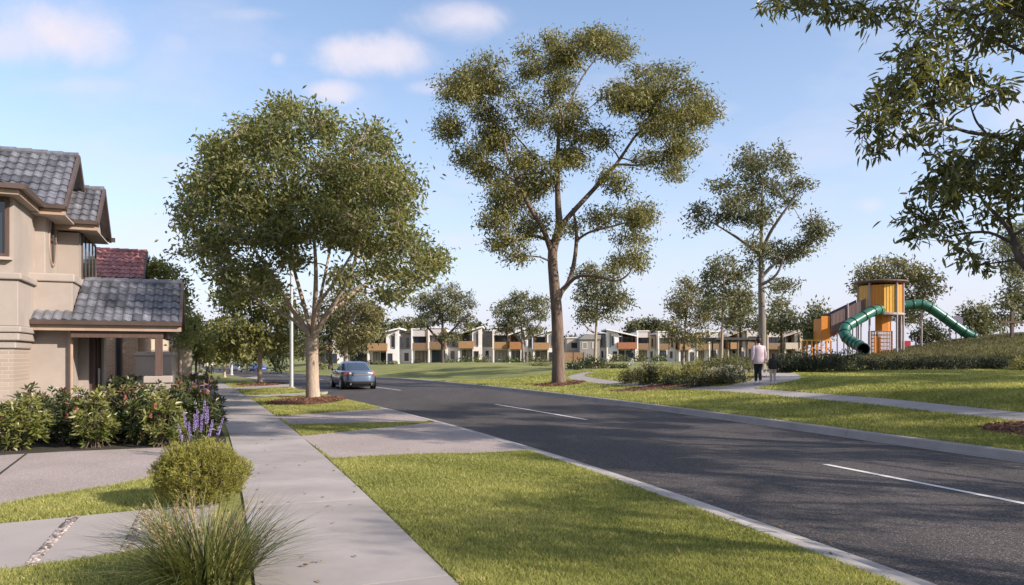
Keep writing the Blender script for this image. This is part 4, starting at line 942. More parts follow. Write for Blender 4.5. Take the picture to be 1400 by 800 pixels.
# ------------------------------------------------------------------ townhouses across the park
m_blind = mat('window_blind', (.36,.33,.31), .4, .1, 2, stretch=(1,1,12)); m_curtain = mat('window_curtain', (.24,.19,.15), .5, .3, 3, stretch=(6,6,.3))
TZ = 140.0
def town(px0, px1, kind, Y0, lab, mirror=False, group='townhouses across the park', wingpx=0, balc=m_oak, wallm=m_white, base_z=None, wingm=None):
    s = Y0/1000; W = (px1-px0)*s; wg = wingpx*s
    X0 = (px0-700)*s
    g0 = base_z if base_z is not None else gz(X0+W/2, Y0)-.1
    r = thing('townhouse', lab, 'townhouse', (X0, Y0, g0), 0, group)
    r.scale = (1, 1, .955+.095*((px0*7.31) % 1))
    fx = (lambda x: W-x) if mirror else (lambda x: x)
    def bx(name, m, x0, x1, y0, y1, z0, z1, par=r, bevel=0):
        a, c = sorted((fx(x0), fx(x1))); b = MB(); b.box(a, c, y0, y1, z0, z1); return b.build(name, m, par, bevel=bevel)
    def win(x0, x1, y, z0, z1, mull=0, frame=m_darkroof, name='window'):
        a, c = sorted((fx(x0), fx(x1))); gl = (m_glass, m_glass_b, m_blind, m_glass, m_curtain, m_glass_b, m_glass)[int(px0*3.7+x0*5.3+z0*11) % 7]; return window(r, 'y', a, c, y, y, z0, z1, frame=frame, mull=mull, t=.09, d=.07, name=name, glass=gl)
    main = W - wg; wingm = wingm or m_greyclad
    if kind == 'skillion':
        a = main*.60
        bx('wall', wallm, a, main, 0, 9, 0, 2.9)
        bx('wall', wallm, .0, a, 2.2, 9, 0, 2.7)
        bx('upper_wall', wallm, a-.1, main-.01, .25, 9, 2.9, 5.7)
        bx('upper_wall', m_brownslat, .3, a-.1, 2.2, 9, 2.72, 5.2)
        h0, h1 = 5.15, 6.55
        b = MB(); q = [(-.15, h0), (main+.15, h1), (main+.15, h1+.28), (-.15, h0+.28)]
        b.prism([(fx(x), -.35, z) for x, z in (q if not mirror else q[::-1])], (0, 9.6, 0)); b.build('roof', wallm, r)
        b = MB(); q = [(-.1, h0-.1), (main+.1, h1-.1), (main+.1, h1-.005), (-.1, h0-.005)]
        b.prism([(fx(x), -.25, z) for x, z in (q if not mirror else q[::-1])], (0, 9.3, 0)); b.build('soffit', m_darkroof, r)
        b = MB(); q = [(a, 5.7), (main-.01, 5.7), (main-.01, h1-.12), (a, h0+(h1-h0)*a/main-.12)]
        b.prism([(fx(x), .26, z) for x, z in (q if not mirror else q[::-1])], (0,.3,0)); b.build('gable_wall', wallm, r)
        bl = bx('balcony', balc, .1, a+.25, -.9, .2, 2.6, 3.95)
        bx('balcony_floor', m_darkroof, .15, a-.05, .22, 2.19, 2.55, 2.7)
        bx('column', wallm, .0, .34, -.5, -.1, 0, 2.58); bx('column', m_trim, .12, .3, -.55, -.42, 3.96, h0)
        bx('column', m_trim, a*.82, a*.82+.14, -.55, -.42, 3.96, h0+(h1-h0)*.45)
        win(.7, a*.95, 2.2, 2.9, 4.9, 2); win(.6, a*.52, 2.2, .05, 2.3, 1); win(a*.58, a*.95, 2.2, .05, 2.3, 0, m_trim, 'door')
        win(main*.76, main*.84, .25, 3.3, 5.3); win(a+.3, a+1.2, 0, .05, 2.1, 0, m_trim, 'door')
        bx('fin', m_darkroof, main-.9, main-.7, -.1, .22, 2.95, 5.85)
    elif kind == 'box':
        d = 2.0
        bx('wall', wallm, 0, main, d, 9, 0, 2.7)
        bx('upper_wall', wallm, .05, main-.05, 1.0, 9, 2.7, 6.4)
        bx('frame', wallm, 0, .26, -.3, .99, 2.62, 6.75); bx('frame', m_brownslat, main-.26, main, -.3, .99, 2.62, 6.75)
        bx('frame', wallm, .262, main-.262, -.3, .99, 6.52, 6.75); bx('frame', m_brownslat, .262, main-.262, -.25, .99, 2.62, 2.76)
        bx('roof', m_darkroof, .1, main-.1, 1.0, 8.8, 6.40, 6.62)
        bx('blind_panel', m_pale, .27, main-.27, -.16, -.08, 5.2, 6.44)
        bx('balcony', balc, .27, main-.27, -.24, -.14, 2.77, 3.95)
        win(.4, main-.4, 1.0, 3.0, 5.24, 2); win(.5, main-.35, d, .05, 2.4, 2, m_darkroof, 'door')
        bx('column', wallm, .06, .32, -.2, .15, 0, 2.6)
    if kind == 'side':
        bx('wall', m_greyclad, 0, main, 0, 9, 0, 4.6)
        b = MB(); b.prism([(-.2,-.3,4.6),(main+.2,-.3,4.6),(main+.2,-.3,5.5),(main*.3,-.3,5.75)], (0,9.4,0)); b.build('roof', m_greyclad, r)
        win(main*.12, main*.36, 0, 2.6, 4.0, 0, m_white); win(main*.62, main*.85, 0, 2.7, 4.0, 0, m_white)
    if wg:
        w0 = main
        bx('wall', wallm, w0+.003, W, 2.4, 9, 0, 2.9); bx('upper_wall', wingm, w0+.003, W, 2.3, 8.8, 2.9, 5.7)
        bx('roof', m_darkroof, w0-.1, W+.25, 2.0, 9.0, 5.9-.2, 5.9)
        win(w0+wg*.45, w0+wg*.65, 2.3, 3.2, 5.0); win(w0+wg*.3, w0+wg*.62, 2.4, .7, 2.2)
    return r
z0 = None
town(426, 470, 'skillion', TZ, 'orange balcony townhouse partly hidden behind the yellow olive tree', balc=mat('orange_slats', (.36,.15,.06), .6, .25, 1.2, stretch=(1,1,14)))
town(472, 501, 'box', TZ, 'box fronted townhouse behind the olive tree and blue sedan', balc=m_brownslat)
town(503, 563, 'skillion', TZ, 'white skillion townhouse with honey timber balcony just beside the blue sedan', wingpx=18)
town(562.3, 585, 'box', TZ, 'box fronted townhouse with brown slats, first of the pair by the rounded gum', balc=m_brownslat)
town(585.3, 626, 'box', TZ, 'box fronted townhouse behind the trunk of the rounded gum', wingpx=16, balc=m_brownslat)
town(626.5, 673, 'skillion', TZ, 'white skillion townhouse above the green hedge, between grey recesses', wingpx=14)
town(673.3, 695.5, 'box', TZ, 'box fronted townhouse with oak balcony beside the curved pale trunk', balc=m_oak)
town(696, 728, 'skillion', TZ, 'skillion townhouse with reddish balcony crossed by the curved pale trunk', wingpx=6, balc=mat('reddish_slats', (.34,.155,.07), .6, .25, 1.2, stretch=(1,1,14)))
town(728.5, 762, 'skillion', TZ, 'end townhouse of the row with white wall next to the tall gum trunk')
T2 = 158.0
bz = gz((860-700)*.158, T2)-.2+.15
town(793, 820, 'side', T2, 'grey gabled house side with two white windows behind the young gum', base_z=bz)
town(820.5, 870, 'skillion', T2, 'white townhouse with rust coloured balcony and roof falling to the grey tower', mirror=True, base_z=bz, wingpx=9, balc=mat('rust_slats', (.30,.12,.06), .6, .25, 1.2, stretch=(1,1,14)))
town(870.5, 899, 'box', T2, 'tall box house with white frame beside the jogger', base_z=bz, balc=m_brownslat, wingpx=10, wingm=m_cream2)
town(899.2, 927, 'box', T2, 'second tall box house with white frame by the feathery olive tree', base_z=bz, balc=m_brownslat, wingpx=11, wingm=m_cream2)
town(927.5, 951, 'skillion', T2, 'white townhouse mostly hidden behind the feathery olive tree', base_z=bz)
town(952, 968.4, 'box', T2, 'narrow box house with lavender panel, first of a pair beside the shelter', base_z=bz, balc=m_brownslat)
town(968.7, 994, 'box', T2, 'narrow box house with lavender panel over the shelter roof end', base_z=bz, balc=m_brownslat, wingpx=9)
town(994.5, 1020, 'skillion', T2, 'cream townhouse with timber balcony behind the shelter', base_z=bz, wallm=m_cream2)
town(1020.5, 1048, 'box', T2, 'sand coloured house behind the walking adult', base_z=bz, wallm=m_cream2, balc=m_brownslat, wingpx=9, wingm=m_cream2)
town(1048.5, 1071, 'box', T2, 'brown framed box house behind the walking child', base_z=bz, wallm=m_cream2, balc=m_brownslat)
town(1071.5, 1098, 'skillion', T2, 'last cream house of the far row beside the orange play fence', base_z=bz, wallm=m_cream2, balc=m_cream2)
# low buildings in the gap between the rows
r = thing('garage', 'low cream flat building in the gap behind the tall gum', 'building', at(775, 497, 165)[:2]+(gz(12,165),))
b = MB(); b.box(0, 5, 0, 6, 0, 5.2); b.build('wall', m_cream2, r); b = MB(); b.box(-.2, 5.2, -.2, 6.2, 5.2, 5.45); b.build('roof', m_white, r)
window(r, 'y', 1, 2.4, 0, 0, 3.0, 4.2); 
r = thing('fence', 'dark timber fence closing the gap between the two rows of houses', 'fence', at(756, 497, 146)[:2]+(gz(9,146)-.1,))
b = MB(); b.box(0, 6.2, 0, .08, 0, 2.0); b.build('panel', m_brownslat, r)
for k in range(4):
    b = MB(); b.box(k*2.05-.06, k*2.05+.06, -.06, -.002, 0, 2.1); b.build('post', m_trim, r)

b = MB(); b.tube([(X1+.02,.36,-.1),(X1+.02,.36,2.2),(X1-.0,.30,2.42),(X1-.0,.02,zpe-.12)], .04, 10, rnd=.5); b.build('downpipe', m_trim2, H, True)
b = MB() if False else MB(); b.tube([(XA-.25,.93,zc+.19),(XA-.25,.93,zE-.35),(XA-.25,.55,zE-.12)], .035, 10); b.build('downpipe', m_trim2, H, True)
def mulch(label, px, by, rx, ry, seed, n=900, size=.05, ring=None):
    x, y, z = hit(px, by); rng = np.random.default_rng(seed); b = MB()
    N = 40; P = []
    for r_, dz in ((1.0,-.02),(.93,.03),(.5,.06),(.02,.08)):
        P.append([(x+rx*r_*math.cos(a)*(1+.07*math.sin(3*a+seed)+.04*math.sin(7*a)), y+ry*r_*math.sin(a)*(1+.07*math.sin(3*a+seed)+.04*math.sin(7*a)), 0) for a in np.linspace(0,2*PI,N+1)[:-1]])
        P[-1] = [(q[0], q[1], gz(q[0],q[1])+dz) for q in P[-1]]
    b.grid(P, closed=True, rnd=.4)
    a = rng.uniform(0,2*PI,n); rr = rng.uniform(0,1,n)**.5*1.03
    C = np.stack([x+rx*rr*np.cos(a), y+ry*rr*np.sin(a), np.zeros(n)], -1); C[:,2] = G(C[:,0], C[:,1])+.035+.05*(1-rr)+rng.uniform(0,.02,n)
    D = unit(rng.normal(size=(n,3))*np.array([1,1,.3]))
    leafset(b, C, D, size*1.6, size*.6, rng, rng.uniform(0,1,n))
    q = [(x+rx*math.cos(t), y+ry*math.sin(t)) for t in np.linspace(0,2*PI,20)[:-1]]; PAVED.append(q)
    return tag(b.build('mulch', m_mulch2), label, kind='stuff')
m_mulch2 = leafmat('mulch_chips', (.075,.035,.025), (.20,.10,.065), (.3,.17,.11), 0, .9, .2)
# mulch first so that the grass keeps clear of it
mulch('red brown bark mulch around the street tree', 421, 549, 1.28, 2.7, 1, 2600, .05)
mulch('bark mulch around the tall gum', 764, 526, 1.35, 1.5, 2, 1600, .06)
mulch('dark mulch patch by the far kerb', 1400, 588, .75, .85, 3, 700, .05)
mulch('bark mulch around the layered street tree', 357, 526, 1.2, 2.6, 4, 900, .07)
xb, yb, zb_ = hit(940, 527)
mulch('red mulch under the park shrubs', 940, 525, 3.4, 1.1, 5, 1500, .06)
slab('garden_bed', [(-200,640),(-200,600),(0,592),(120,575),(290,566),(309,600),(309,607.5),(235,611.5),(90,617.5),(0,622.5)], m_soil, 'dark soil bed under the flowering shrubs', dz=.008)
# ------------------------------------------------------------------ shrubs and plants
lf_lit = leafmat('yellow_green_shrub_leaves', (.075,.095,.020), (.20,.20,.055), (.25,.24,.1), .25, .4, .45)  # for shrubs that look lit: sunlight is partly in this leaf colour
lf_mid = leafmat('green_shrub_leaves', (.035,.055,.016), (.11,.125,.035), (.18,.10,.05), .22, .38, .5)
lf_drk = leafmat('dark_shrub_leaves', (.022,.034,.014), (.075,.088,.030), (.14,.07,.04), .18, .38, .5)
lf_park = leafmat('park_shrub_leaves', (.055,.062,.024), (.19,.18,.07), (.30,.26,.15), .25, .5, .3)
lf_parkl = leafmat('pale_park_shrub_leaves', (.13,.13,.04), (.31,.28,.095), (.38,.34,.17), .28, .5, .3)
lf_hedge = leafmat('hedge_leaves', (.022,.030,.018), (.060,.070,.034), (.1,.09,.05), .18, .5, .3)
m_stem = mat('twig_bark', (.10,.07,.05), .9, .2)
m_flower = leafmat('pink_flower_spikes', (.45,.14,.12), (.62,.25,.21), None, .3, .6)
m_purple = leafmat('purple_florets', (.28,.18,.45), (.48,.36,.66), None, .3, .6)
m_cream_fl = leafmat('cream_blossom', (.33,.28,.20), (.48,.42,.34), None, .3, .6)

def whorl_shrub(label, px, by, top, wpx, lm, seed, flowers=0, group='flowering shrubs in the garden bed', Lf=.14, dens=1.45, Wf=.045):
    rng = np.random.default_rng(seed); x, y, z = hit(px, by); s = y/1000.0
    h = (by-top)*s*.90; rx = wpx*s/2*1.12
    lb, sb = MB(), MB(); fbs = []
    n = int(95*dens*(rx/.4)*(h/.9)**.8*(.13/Lf)**1.2)
    for i in range(n):
        u = unit(rng.normal(size=(1,3)))[0]; q = u*rng.uniform(.45,1.0)**.7
        c = np.array([x+q[0]*rx, y+q[1]*rx, z+h*.50+q[2]*h*.50]); c[2] = max(c[2], z+.06)
        if i < 7: c = np.array([x+rng.normal()*rx*.55, y+rng.normal()*rx*.4, z+h*rng.uniform(.92,1.10)]); q = np.array([0,0,1.2])
        ax = unit(np.array([q[0]*.7, q[1]*.7, .75+.3*q[2]])[None]+rng.normal(size=(1,3))*.25)[0]
        a = unit(np.cross(ax, rng.normal(size=3))[None])[0]; bv = np.cross(ax, a)
        m = rng.integers(7, 11); an = np.arange(m)*2.4+rng.uniform(0,6)
        el = np.linspace(.15, 1.1, m)[:,None]
        D = unit((a*np.cos(an)[:,None]+bv*np.sin(an)[:,None])*np.cos(el)+ax*np.sin(el)*1.0 - np.array([0,0,.10]))
        P = c + ax*np.linspace(0,.07,m)[:,None]
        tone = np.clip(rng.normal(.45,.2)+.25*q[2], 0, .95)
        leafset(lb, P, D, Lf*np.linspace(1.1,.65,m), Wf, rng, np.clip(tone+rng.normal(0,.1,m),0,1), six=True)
        if i % 4 == 0 or i < 7: sb.tube([(x+rng.normal()*.12, y+rng.normal()*.12, z-.03), (x+q[0]*rx*.5, y+q[1]*rx*.5, z+h*.35), tuple(c)], [.008,.006,.003], 4, cap=False)
    for i in range(flowers):
        a = rng.uniform(-2.9,-.2); c = np.array([x+math.cos(a)*rx*.8, y+math.sin(a)*rx*.8, z+h*rng.uniform(.55,.9)])
        k = 70; t = rng.uniform(0,1,k); an = rng.uniform(0,6.28,k)
        D = np.stack([np.cos(an), np.sin(an), np.full(k,.6)], -1)
        fb = MB(); leafset(fb, c+np.stack([0*t,0*t,t*.10], -1), unit(D), .035*(1.1-t*.6), .010, rng, rng.uniform(0,1,k)); fbs.append(fb)
    r = thing('shrub', label, 'shrub', (x, y, z), 0, group); inv = Matrix.Translation((-x,-y,-z))
    for nm, mb, m_ in [('foliage', lb, lm), ('stem', sb, m_stem)] + [('flower', fb, m_flower) for fb in fbs]:
        o = mb.build(nm, m_, None); o.data.transform(inv); o.parent = r
    return r
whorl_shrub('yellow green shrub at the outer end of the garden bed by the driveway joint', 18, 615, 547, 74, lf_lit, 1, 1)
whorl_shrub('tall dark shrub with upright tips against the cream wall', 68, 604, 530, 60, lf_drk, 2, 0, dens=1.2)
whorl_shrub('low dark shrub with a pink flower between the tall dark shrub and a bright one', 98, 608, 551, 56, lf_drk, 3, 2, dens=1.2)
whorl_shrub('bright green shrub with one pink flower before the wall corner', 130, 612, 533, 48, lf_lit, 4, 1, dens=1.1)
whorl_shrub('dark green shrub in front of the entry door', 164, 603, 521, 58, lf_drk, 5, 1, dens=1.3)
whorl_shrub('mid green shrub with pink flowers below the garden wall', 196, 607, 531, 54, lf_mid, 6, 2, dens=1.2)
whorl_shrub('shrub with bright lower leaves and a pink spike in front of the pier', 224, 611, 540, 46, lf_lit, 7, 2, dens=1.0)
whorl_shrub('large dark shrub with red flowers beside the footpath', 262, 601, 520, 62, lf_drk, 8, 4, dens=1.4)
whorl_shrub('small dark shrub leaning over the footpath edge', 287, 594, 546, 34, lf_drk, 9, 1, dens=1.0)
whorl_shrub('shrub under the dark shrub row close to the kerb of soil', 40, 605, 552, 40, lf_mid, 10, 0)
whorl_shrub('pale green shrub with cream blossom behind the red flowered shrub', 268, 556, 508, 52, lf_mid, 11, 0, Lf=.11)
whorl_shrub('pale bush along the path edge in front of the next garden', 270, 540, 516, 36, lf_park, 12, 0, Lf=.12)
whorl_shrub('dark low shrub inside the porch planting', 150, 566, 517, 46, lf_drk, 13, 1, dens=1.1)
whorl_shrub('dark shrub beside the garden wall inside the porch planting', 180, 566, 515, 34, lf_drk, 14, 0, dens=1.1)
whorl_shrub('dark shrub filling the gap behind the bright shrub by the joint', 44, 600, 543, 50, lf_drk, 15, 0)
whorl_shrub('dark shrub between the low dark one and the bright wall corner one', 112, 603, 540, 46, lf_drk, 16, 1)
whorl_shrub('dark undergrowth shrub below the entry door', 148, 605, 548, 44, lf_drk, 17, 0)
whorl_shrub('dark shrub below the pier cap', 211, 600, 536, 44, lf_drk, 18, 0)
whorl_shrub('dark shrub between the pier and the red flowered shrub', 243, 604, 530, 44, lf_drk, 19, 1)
# lavender coloured flower spikes
def spikes(label, pts, seed, Yb):
    rng = np.random.default_rng(seed); sb, lb = MB(), MB(); fbs = []
    x0 = np.mean([p[0] for p in pts]); X0 = (x0-700)/1000*Yb; z0 = gz(X0, Yb)
    for px, top in pts:
        y = Yb+rng.normal()*.15; t = np.array(at(px, top, y)); g = np.array([X0+(t[0]-X0)*.6, y, z0-.02])
        mid = (g*.45+t*.55)+np.array([rng.normal()*.01,0,0])
        sb.tube([g, mid, t], [.005,.004,.002], 4, cap=False)
        L = .30; k = 120; tt = rng.uniform(0,1,k)**.9; an = rng.uniform(0,6.28,k)
        ax = (t-mid)/np.linalg.norm(t-mid)
        P = t - ax*(1-tt)[:,None]*L + np.stack([np.cos(an), np.sin(an), 0*an], -1)*.007
        D = unit(np.stack([np.cos(an), np.sin(an), np.full(k,.7)], -1))
        fb = MB(); fbs.append(fb); leafset(fb, P, D, .028*(1.15-.75*tt), .014, rng, rng.uniform(0,1,k))
        for _ in range(14):
            c = g + (mid-g)*rng.uniform(.1,1.0); d = unit(rng.normal(size=(1,3))*np.array([1,1,.4])+np.array([0,0,.5]))
            leafset(lb, c[None], d, .10, .022, rng, rng.uniform(0,1,1), six=True)
    r = thing('salvia_plant', label, 'flowering plant', (X0, Yb, z0)); inv = Matrix.Translation((-X0,-Yb,-z0))
    for nm, mb, m_ in [('stem', sb, lf_mid), ('foliage', lb, lf_mid)] + [('flower_spike', fb, m_purple) for fb in fbs]:
        o = mb.build(nm, m_, None); o.data.transform(inv); o.parent = r
spikes('purple flower spikes rising behind the round yellow green bush', [(243,580),(251,562),(266,566),(270,560),(276,567),(280,548),(284,556),(291,574),(305,572),(258,577)], 1, 12.2)
spikes('pale purple flower spikes among the shrubs farther along the footpath', [(259,521),(268,519),(273,524),(279,520),(285,524),(291,528),(297,535),(264,527)], 2, 17.5)

def at_ground(px, by): return hit(px, by)
# round fine leaved bush
def needle_bush():
    rng = np.random.default_rng(5); x, y, z = hit(273, 690); s = y/1000; rx = 59*s; h = 84*s
    lb, sb = MB(), MB()
    k = 3000; u = unit(rng.normal(size=(k,3))); u[:,2] = np.where((u[:,2] < -.35)&(rng.uniform(size=k) < .4), -u[:,2], u[:,2]); rr = rng.uniform(.3,1,(k,1))**.5
    lump = 1+.10*np.sin(u[:,:1]*6+1)*np.sin(u[:,1:2]*5)+.06*np.sin(u[:,2:]*9)
    C = np.array([x,y,z+h*.44]) + u*rr*lump*np.array([rx*1.02,rx*1.02,h*.50]); C[:,2] = np.maximum(C[:,2], z+.01)
    m = 10
    ax = unit(u*np.array([.8,.8,.5])+np.array([0,0,.75])+rng.normal(size=(k,3))*.22)
    tt = rng.uniform(-.1,.9,(k*m,1)); A = np.repeat(ax, m, 0)
    P = np.repeat(C, m, 0)+A*tt*.085
    D = unit(A*1.0+rng.normal(size=(k*m,3))*.55)
    rnd = np.clip(np.repeat(rng.normal(.4,.15,k), m)+.3*tt[:,0]*1, 0, 1)
    leafset(lb, P, D, .040, .0085, rng, rnd)
    for i in range(0, k, 8): sb.tube([(x+rng.normal()*.05,y+rng.normal()*.05,z-.02), (x*.5+C[i,0]*.5, y*.5+C[i,1]*.5, z+h*.3), C[i]], [.006,.004,.002], 3, cap=False)
    r = thing('round_bush', 'round yellow green fine leaved bush beside the footpath', 'bush', (x,y,z)); inv = Matrix.Translation((-x,-y,-z))
    for nm, mb, m_ in (('foliage', lb, leafmat('needle_leaves', (.085,.09,.018), (.31,.285,.068), (.38,.33,.11), .3, .5, .3)), ('stem', sb, m_stem)):
        o = mb.build(nm, m_, None); o.data.transform(inv); o.parent = r
needle_bush()
def tussock(label, px, by, n, L, spread, seed, stalks):
    rng = np.random.default_rng(seed); x, y, z = hit(px, by)
    b, sb = MB(), MB()
    def blade(mb, c, a, lean, ln, w, bend, rnd, seg=6):
        d = np.array([math.cos(a), math.sin(a), 0]); sd = np.array([-math.sin(a), math.cos(a), 0])
        t = np.linspace(0,1,seg); hx = lean*t*ln+bend*(t**2.2)*ln; hh = ln*t*(1-.35*lean)-bend*.9*(t**2.6)*ln*lean
        P = c+d*hx[:,None]+np.array([0,0,1])*hh[:,None]; ww = w*(1-t**2)*.5+.0004
        mb.grid(np.stack([P-sd*ww[:,None], P+sd*ww[:,None]], 0), rnd=rnd)
    for i in range(n):
        a = rng.uniform(0,2*PI); rr = spread*rng.uniform(0,1)**.7
        c = np.array([x+math.cos(a)*rr, y+math.sin(a)*rr, z-.01])
        blade(b, c, a+rng.normal()*.5, rng.uniform(.05,.75), L*rng.uniform(.55,1.1), rng.uniform(.007,.0135), rng.uniform(.05,.75), float(rng.uniform()))
    for i in range(stalks):
        a = rng.uniform(0,2*PI); c = np.array([x,y,z])+np.array([math.cos(a),math.sin(a),0])*spread*.6*rng.uniform()
        ln = L*rng.uniform(.8,1.05); d = np.array([math.cos(a),math.sin(a),0])*rng.uniform(.1,.5)
        tip = c+d*ln+np.array([0,0,ln*.86]); sb.tube([c, c+d*ln*.45+np.array([0,0,ln*.5]), tip], [.0025,.002,.0015], 3, cap=False)
        k = 26; t = rng.uniform(.62,1,k)[:,None]; P = (c+(tip-c)*t)+rng.normal(size=(k,3))*.004
        leafset(sb, P, unit((tip-c)[None]+rng.normal(size=(k,3))*.25), .035, .009, rng, rng.uniform(0,1,k))
    r = thing('grass_tussock', label, 'ornamental grass', (x,y,z)); inv = Matrix.Translation((-x,-y,-z))
    for nm, mb, m_ in (('foliage', b, leafmat('tussock_blades', (.040,.050,.020), (.19,.205,.06), (.34,.28,.12), .25, .45, .4)), ('seed_stalk', sb, leafmat('straw_stalks', (.22,.15,.09), (.36,.27,.16), None, .2, .7))):
        o = mb.build(nm, m_, None); o.data.transform(inv); o.parent = r
tussock('large arching grass tussock with straw seed stalks at the footpath corner', 283, 806, 1150, .72, .26, 3, 18)
tussock('small grass tussock leaning against the round bush', 226, 742, 160, .45, .10, 4, 5)

def bush(label, px, by, top, wpx, lm, seed, leaf=(.10,.045), name='shrub', cat='shrub', group=None, Y=None, lai=2.2, flowers=None, dome=.9, n=3, noise=.35, tone=0.):
    rng = np.random.default_rng(seed)
    if Y is None: x, y, z = hit(px, by)
    else: x, y = (px-700)/1000*Y, Y; z = gz(x, y)
    s = y/1000; h = max(.2, EYE+(HOR-top)*s - z); rx = wpx*s/2
    lb, sb = MB(), MB()
    for i in range(n):
        cx = x+rx*.55*math.cos(2.4*i+seed)*(i > 0); cy = y+rx*.5*math.sin(2.4*i+seed)*(i > 0)
        hh = h*(1 if i == 0 else rng.uniform(.65,.92)); rr = rx*(.8 if i == 0 else rng.uniform(.5,.65))
        c = np.array([cx, cy, z+hh*.45]); r3 = np.array([rr, rr, hh*.55])
        k = int(lai*PI*rr*hh*.6/(leaf[0]*leaf[1]*.55))
        clump_leaves(lb, c, r3, rng, k, leaf[0], leaf[1], 9, leaf[0]*.8, -.35, .7, dome, tone, noise=noise)
        for j in range(4):
            a = rng.uniform(0,6.28); sb.tube([(cx,cy,z-.05),(cx+math.cos(a)*rr*.4, cy+math.sin(a)*rr*.4, z+hh*.4),(cx+math.cos(a)*rr*.7, cy+math.sin(a)*rr*.7, z+hh*.75)], [.02,.014,.006], 4, cap=False)
    parts = [('foliage', lb, lm), ('stem', sb, m_stem)]
    if flowers:
        fb = MB(); k = int(60*rx); u = unit(rng.normal(size=(k,3))); u[:,2] = abs(u[:,2])
        C = np.array([x,y,z+h*.45])+u*np.array([rx*.95,rx*.95,h*.56]); m = 8
        leafset(fb, np.repeat(C,m,0)+rng.normal(size=(k*m,3))*.03, unit(rng.normal(size=(k*m,3))), .06, .05, rng, rng.uniform(0,1,k*m)); parts.append(('blossom', fb, flowers))
    r = thing(name, label, cat, (x,y,z), 0, group); inv = Matrix.Translation((-x,-y,-z))
    for nm, mb, m_ in parts:
        o = mb.build(nm, m_, None); o.data.transform(inv); o.parent = r
    return r
# bed of shrubs in front of the walkers
pk = 'shrubs in the park bed'
bush('grey green shrub at the end of the park bed nearest the tall gum', 862, 524, 503, 34, lf_park, 201, group=pk)
bush('shrub with cream blossom second in the park bed', 884, 525.5, 497, 34, lf_park, 202, group=pk, flowers=m_cream_fl)
bush('pale yellow green shrub in the middle of the park bed', 912, 523, 496, 40, lf_parkl, 203, group=pk)
bush('low dark shrub in front of the pale yellow green shrub', 917, 528, 512, 36, lf_drk, 204, group=pk, flowers=None)
bush('tall olive shrub in the park bed with bright top', 946, 525, 493, 38, lf_parkl, 205, group=pk)
bush('low dark shrub under the tall olive shrub', 955, 529.5, 511, 44, lf_drk, 206, group=pk)
bush('shrub with pale blossom on dark leaves closest to the walking adult', 1000, 525.5, 500, 46, lf_drk, 207, group=pk, flowers=m_cream_fl)
bush('cream flowering shrub between the olive shrub and the dark blossoming one', 977, 526.5, 505, 34, lf_park, 208, group=pk, flowers=m_cream_fl)
bush('brownish shrub behind the blossoming shrubs', 1003, 512, 487, 60, lf_park, 209, group=pk, Y=36)
bush('small dark shrub rising behind the second park shrub', 892, 514, 494, 18, lf_drk, 210, group=pk, Y=33)
bush('shrub behind the cream flowering one toward the shelter', 965, 514, 491, 40, lf_park, 211, group=pk, Y=37)
for i, (px, top, w, lab, Y) in enumerate([(783,495,20,'low dark shrub at the foot of the tall gum'),(801,489,26,'tallest dark shrub around the young pale gum'),(822,493,24,'dark shrub on the far side of the young pale gum'),(838,496,18,'low olive shrub next to the dark ones by the young gum'),(852,498,18,'small reddish olive shrub near the jogger'),(768,496,24,'pale tufted shrub beyond the tall gum trunk'),(750,497,22,'pale tufted shrub on the lawn edge left of nothing but the gum trunk')] and
        [(783,495,20,'low dark shrub at the foot of the tall gum',50),(801,489,26,'tallest dark shrub around the young pale gum',52),(822,493,24,'dark shrub on the far side of the young pale gum',52),(838,496,18,'low olive shrub next to the dark ones by the young gum',50),(852,498,18,'small olive shrub below the jogger',48),(742,496.5,30,'pale tufted low shrub on the lawn before the end townhouse',70),(790,498,18,'dark low shrub where the park path bends',48)]):
    bush(lab, px, 0, top, w, lf_park if 'olive' in lab or 'pale' in lab else lf_drk, 220+i, Y=Y, leaf=(.16,.08))
# clipped hedges before the townhouses
for i, (px, top, w, lab, Y) in enumerate([(632,490,34,'grey green hedge bush below the white skillion house',126),(655,489,30,'grey green hedge bush at the end of the row under the skillion house',126),(610,493,16,'small bush at the foot of the rounded gum',126),(700,488.5,36,'long hedge bush before the oak balcony house',126),(730,489,30,'hedge bush under the curved pale trunk',126),(748,492,18,'dark flower bush by the last white house',128),
        (812,486,26,'hedge bush before the grey gabled house',120),(842,485,30,'hedge bush below the rust coloured balcony',120),(872,485,26,'hedge bush below the grey tower house',120),(900,486,24,'hedge bush under the second tall box house',120),
        (520,494,12,'small bush beside the door of the honey balcony house',130),(540,495,12,'small bush under the white wall behind the sedan',130),(575,495,14,'small bush between two box house doors',130),(432,493,16,'pale round bush before the orange balcony house',120),(440,496,14,'low bright bush on the verge behind the street tree',100),(380,499,20,'dark bush at the far kerb beyond the lamp post',95),(502,496,12,'bush behind the sedan roof',125)]):
    bush(lab, px, 0, top, w, lf_park if i % 3 else lf_mid, 240+i, Y=Y, leaf=(.40,.2), lai=1.8)
# small planting beds by the shelter
for i, (px, top, w, lab) in enumerate([(978,487,20,'low bush under the shelter roof'),(1000,486,22,'low bush at the foot of the shelter post'),(1024,485,24,'bush between the shelter and the adult'),(1084,484,22,'bush behind the child in front of the far houses')]):
    bush(lab, px, 0, top, w, lf_park, 270+i, Y=66, leaf=(.22,.11))
